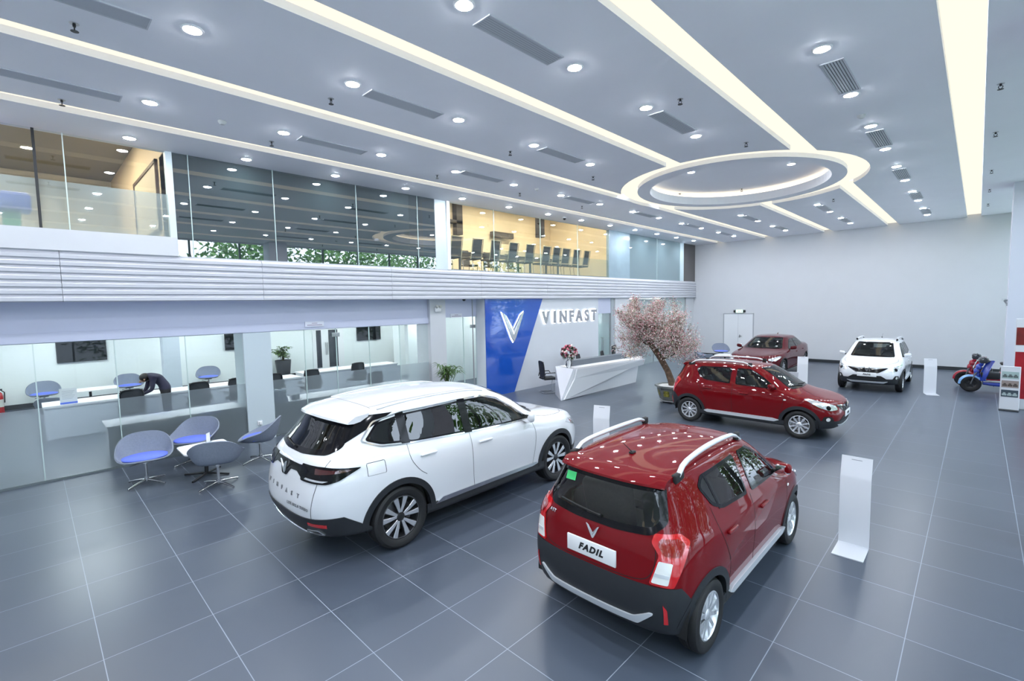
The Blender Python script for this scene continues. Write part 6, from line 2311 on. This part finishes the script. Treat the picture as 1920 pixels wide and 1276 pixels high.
    m.build('rear_suspension', PLASTIC, t)
    return t


s1 = make_scooter('blue and white scooter at the right, nearest of the two', M('scooter_blue', (.025, .06, .40), .25, coat=1.0), M('scooter_pale_blue', (.22, .45, .80), .25, coat=1.0))
s1.location = (5.55, 19.25, 0)
s1.rotation_euler = (0, 0, math.radians(6))
s2 = make_scooter('red scooter standing behind the blue one by the far wall', M('scooter_red', (.36, .012, .03), .25, coat=1.0), M('scooter_red'))
s2.location = (5.40, 20.35, 0)
s2.rotation_euler = (0, 0, math.radians(4))

# ------------------------------------------------------------------ upper floor rooms
WARM = M_emit('warm_spot', (1.0, .82, .58), 420.0)
for i, (x, y, z, l) in enumerate(((-6.6, 9.0, 7.0, 'meeting room'), (-6.6, 11.0, 7.0, 'meeting room'), (-6.6, 13.0, 7.0, 'meeting room'), (-6.6, 15.0, 7.0, 'meeting room'), (-8.3, 10.0, 7.0, 'meeting room'), (-8.3, 12.0, 7.0, 'meeting room'), (-8.3, 14.0, 7.0, 'meeting room'), (-8.3, 16.0, 7.0, 'meeting room'),
                                  (-6.8, -.4, 6.6, 'upper lounge'), (-8.0, -.6, 6.6, 'upper lounge'), (-8.6, .4, 6.6, 'upper lounge'), (-10.5, 0, 6.6, 'upper lounge'), (-8.6, -1.6, 6.6, 'upper lounge'), (-10.5, -2.2, 6.6, 'upper lounge'))):
    t = thing('warm_downlight', 'warm round downlight in the %s ceiling' % l, 'downlight', (x, y, z), 0, 'warm downlights of the ' + l)
    MB().lathe([(.085, -.002), (.11, -.01), (.115, 0)], 18).build('trim_ring', WHITE, t, smooth=40)
    MB().lathe([(.0005, -.004), (.088, -.004)], 18).build('lamp', WARM, t)
# meeting table and chairs
t = thing('meeting_table', 'long dark meeting table behind the upper glass', 'table', (-7.75, 12.6, ZU))
MB().rbox(-.45, .45, -2.9, 2.9, .70, .74, .01).build('tabletop', M('table_dark', (.05, .06, .07), .35), t)
for s in (-2.6, -.9, .9, 2.6):
    MB().box(-.35, -.29, s - .03, s + .03, 0, .70).box(.29, .35, s - .03, s + .03, 0, .70).build('leg_frame', M('table_leg_grey', (.10, .13, .17), .5), t)
UC = M('upper_chair_mesh', (.055, .06, .06), .7)


def make_upper_chair(label):
    t = thing('meeting_chair', label, 'chair', (0, 0, 0), 0, 'meeting chairs')
    MB().grid(lambda u, v: (-.23 - .10 * v + .03 * (2 * u - 1) ** 2, (u - .5) * .42, .50 + v * .55), 6, 6).build('backrest', UC, t, smooth=60)
    m = MB()
    for s in (-1, 1):
        m.tube([(-.20, s * .22, .42), (-.235, s * .22, .55), (-.335, s * .22, 1.05)], .016, 6)
    m.tube([(-.335, -.22, 1.05), (-.335, .22, 1.05)], .016, 6)
    m.build('back_frame', M('chair_frame_cream', (.45, .42, .30), .4), t, smooth=60)
    MB().rbox(-.22, .24, -.23, .23, .42, .48, .025).build('seat', UC, t, smooth=40)
    for s in (-1, 1):
        MB().tube([(-.2, s * .21, .43), (.2, s * .21, .42), (.22, s * .21, .40), (.18, s * .21, .02), (-.22, s * .21, .012)], .012, 6).build('leg', CHROME, t, smooth=60)
    return t


uc = None
UCH = [(-6.75, 9.1, 180), (-6.75, 9.95, 180), (-6.75, 10.75, 180), (-6.75, 11.60, 180), (-6.75, 12.45, 180), (-6.75, 13.35, 180), (-6.75, 13.95, 180), (-6.75, 14.55, 175), (-6.75, 15.2, 180), (-6.75, 15.85, 185), (-8.8, 10.4, 0), (-8.8, 11.6, 0), (-8.8, 12.8, 0), (-8.8, 14.0, 0)]
ORD = ['first', 'second', 'third', 'fourth', 'fifth', 'sixth', 'seventh', 'eighth', 'ninth', 'tenth']
for i, (x, y, r) in enumerate(UCH):
    l = ('grey mesh meeting chair, %s from the left in the row along the upper glass' % ORD[i]) if i < 10 else 'grey mesh meeting chair on the far side of the dark table, %s from the left' % ORD[i - 10]
    if uc is None:
        uc = make_upper_chair(l)
        uc.location = (x, y, ZU)
        uc.rotation_euler = (0, 0, math.radians(r))
    else:
        dup(uc, (x, y, ZU), r, l)
t = thing('projector_mount', 'black projector post hanging in the meeting room', 'projector mount', (-8.2, 15.0, 7.0))
MB().rbox(-.14, .14, -.14, .14, -1.38, 0, .01).build('post', PLASTIC, t)
m = MB()
for s in (-1, 1):
    m.tube([(0, s * .14, -.75), (0, s * .3, -.4), (0, s * .62, -.22)], .03, 6)
    m.tube([(0, s * .14, -.22), (0, s * .62, -.22)], .025, 6)
m.build('brackets', PLASTIC, t)
t = thing('air_conditioner', 'flat dark wall unit in the meeting room left of the projector post', 'wall unit', (-9.96, 14.4, 5.85))
MB().rbox(0, .22, -.62, .62, -.12, .12, .02).build('casing', M('unit_dark', (.06, .055, .045), .5), t)
MB().box(.22, .225, -.5, .3, -.05, .05).build('grille_slot', PLASTIC, t)
t = thing('wall_shelf', 'dark open wall shelf at the left of the meeting room', 'shelf', (-9.98, 11.55, 6.2))
m = MB().box(0, .25, -.85, -.75, -.2, .95).box(0, .25, .25, .55, -.55, .95).box(0, .25, -.85, .55, -.12, .0).box(0, .25, -.28, -.1, -.1, .95).box(0, .25, -.85, .55, .85, .95)
m.build('shelf_frame', M('shelf_dark', (.02, .016, .012), .5), t)
t = thing('wall_board', 'framed board on the peach wall behind the upper left glass', 'board', (-7.65, 1.70, 5.1))
MB().box(-1.25, 1.25, -.03, -.004, -.65, .62).build('board_surface', M('board_cream', (.60, .54, .44), .5), t)
for x0, x1, z0, z1 in ((-1.3, 1.3, .60, .66), (1.24, 1.3, -.65, .66), (-1.3, -1.24, -.65, .66), (-1.3, 1.3, -.69, -.64)):
    MB().box(x0, x1, -.05, -.004, z0, z1).build('frame_bar', M('frame_brown', (.10, .06, .05), .5), t)
t = thing('display_box', 'blue box on green posts behind the upper left glass', 'display box', (-6.6, -.62, ZU))
MB().rbox(-.25, .25, -.60, .55, .66, .96, .05).build('blue_box', M('box_blue', (.07, .09, .60), .5), t, smooth=40)
for s in (-.05, .30):
    MB().rbox(-.1, .1, s - .11, s + .11, 0, .66, .03).build('post', M('post_green', (.06, .38, .10), .5), t)
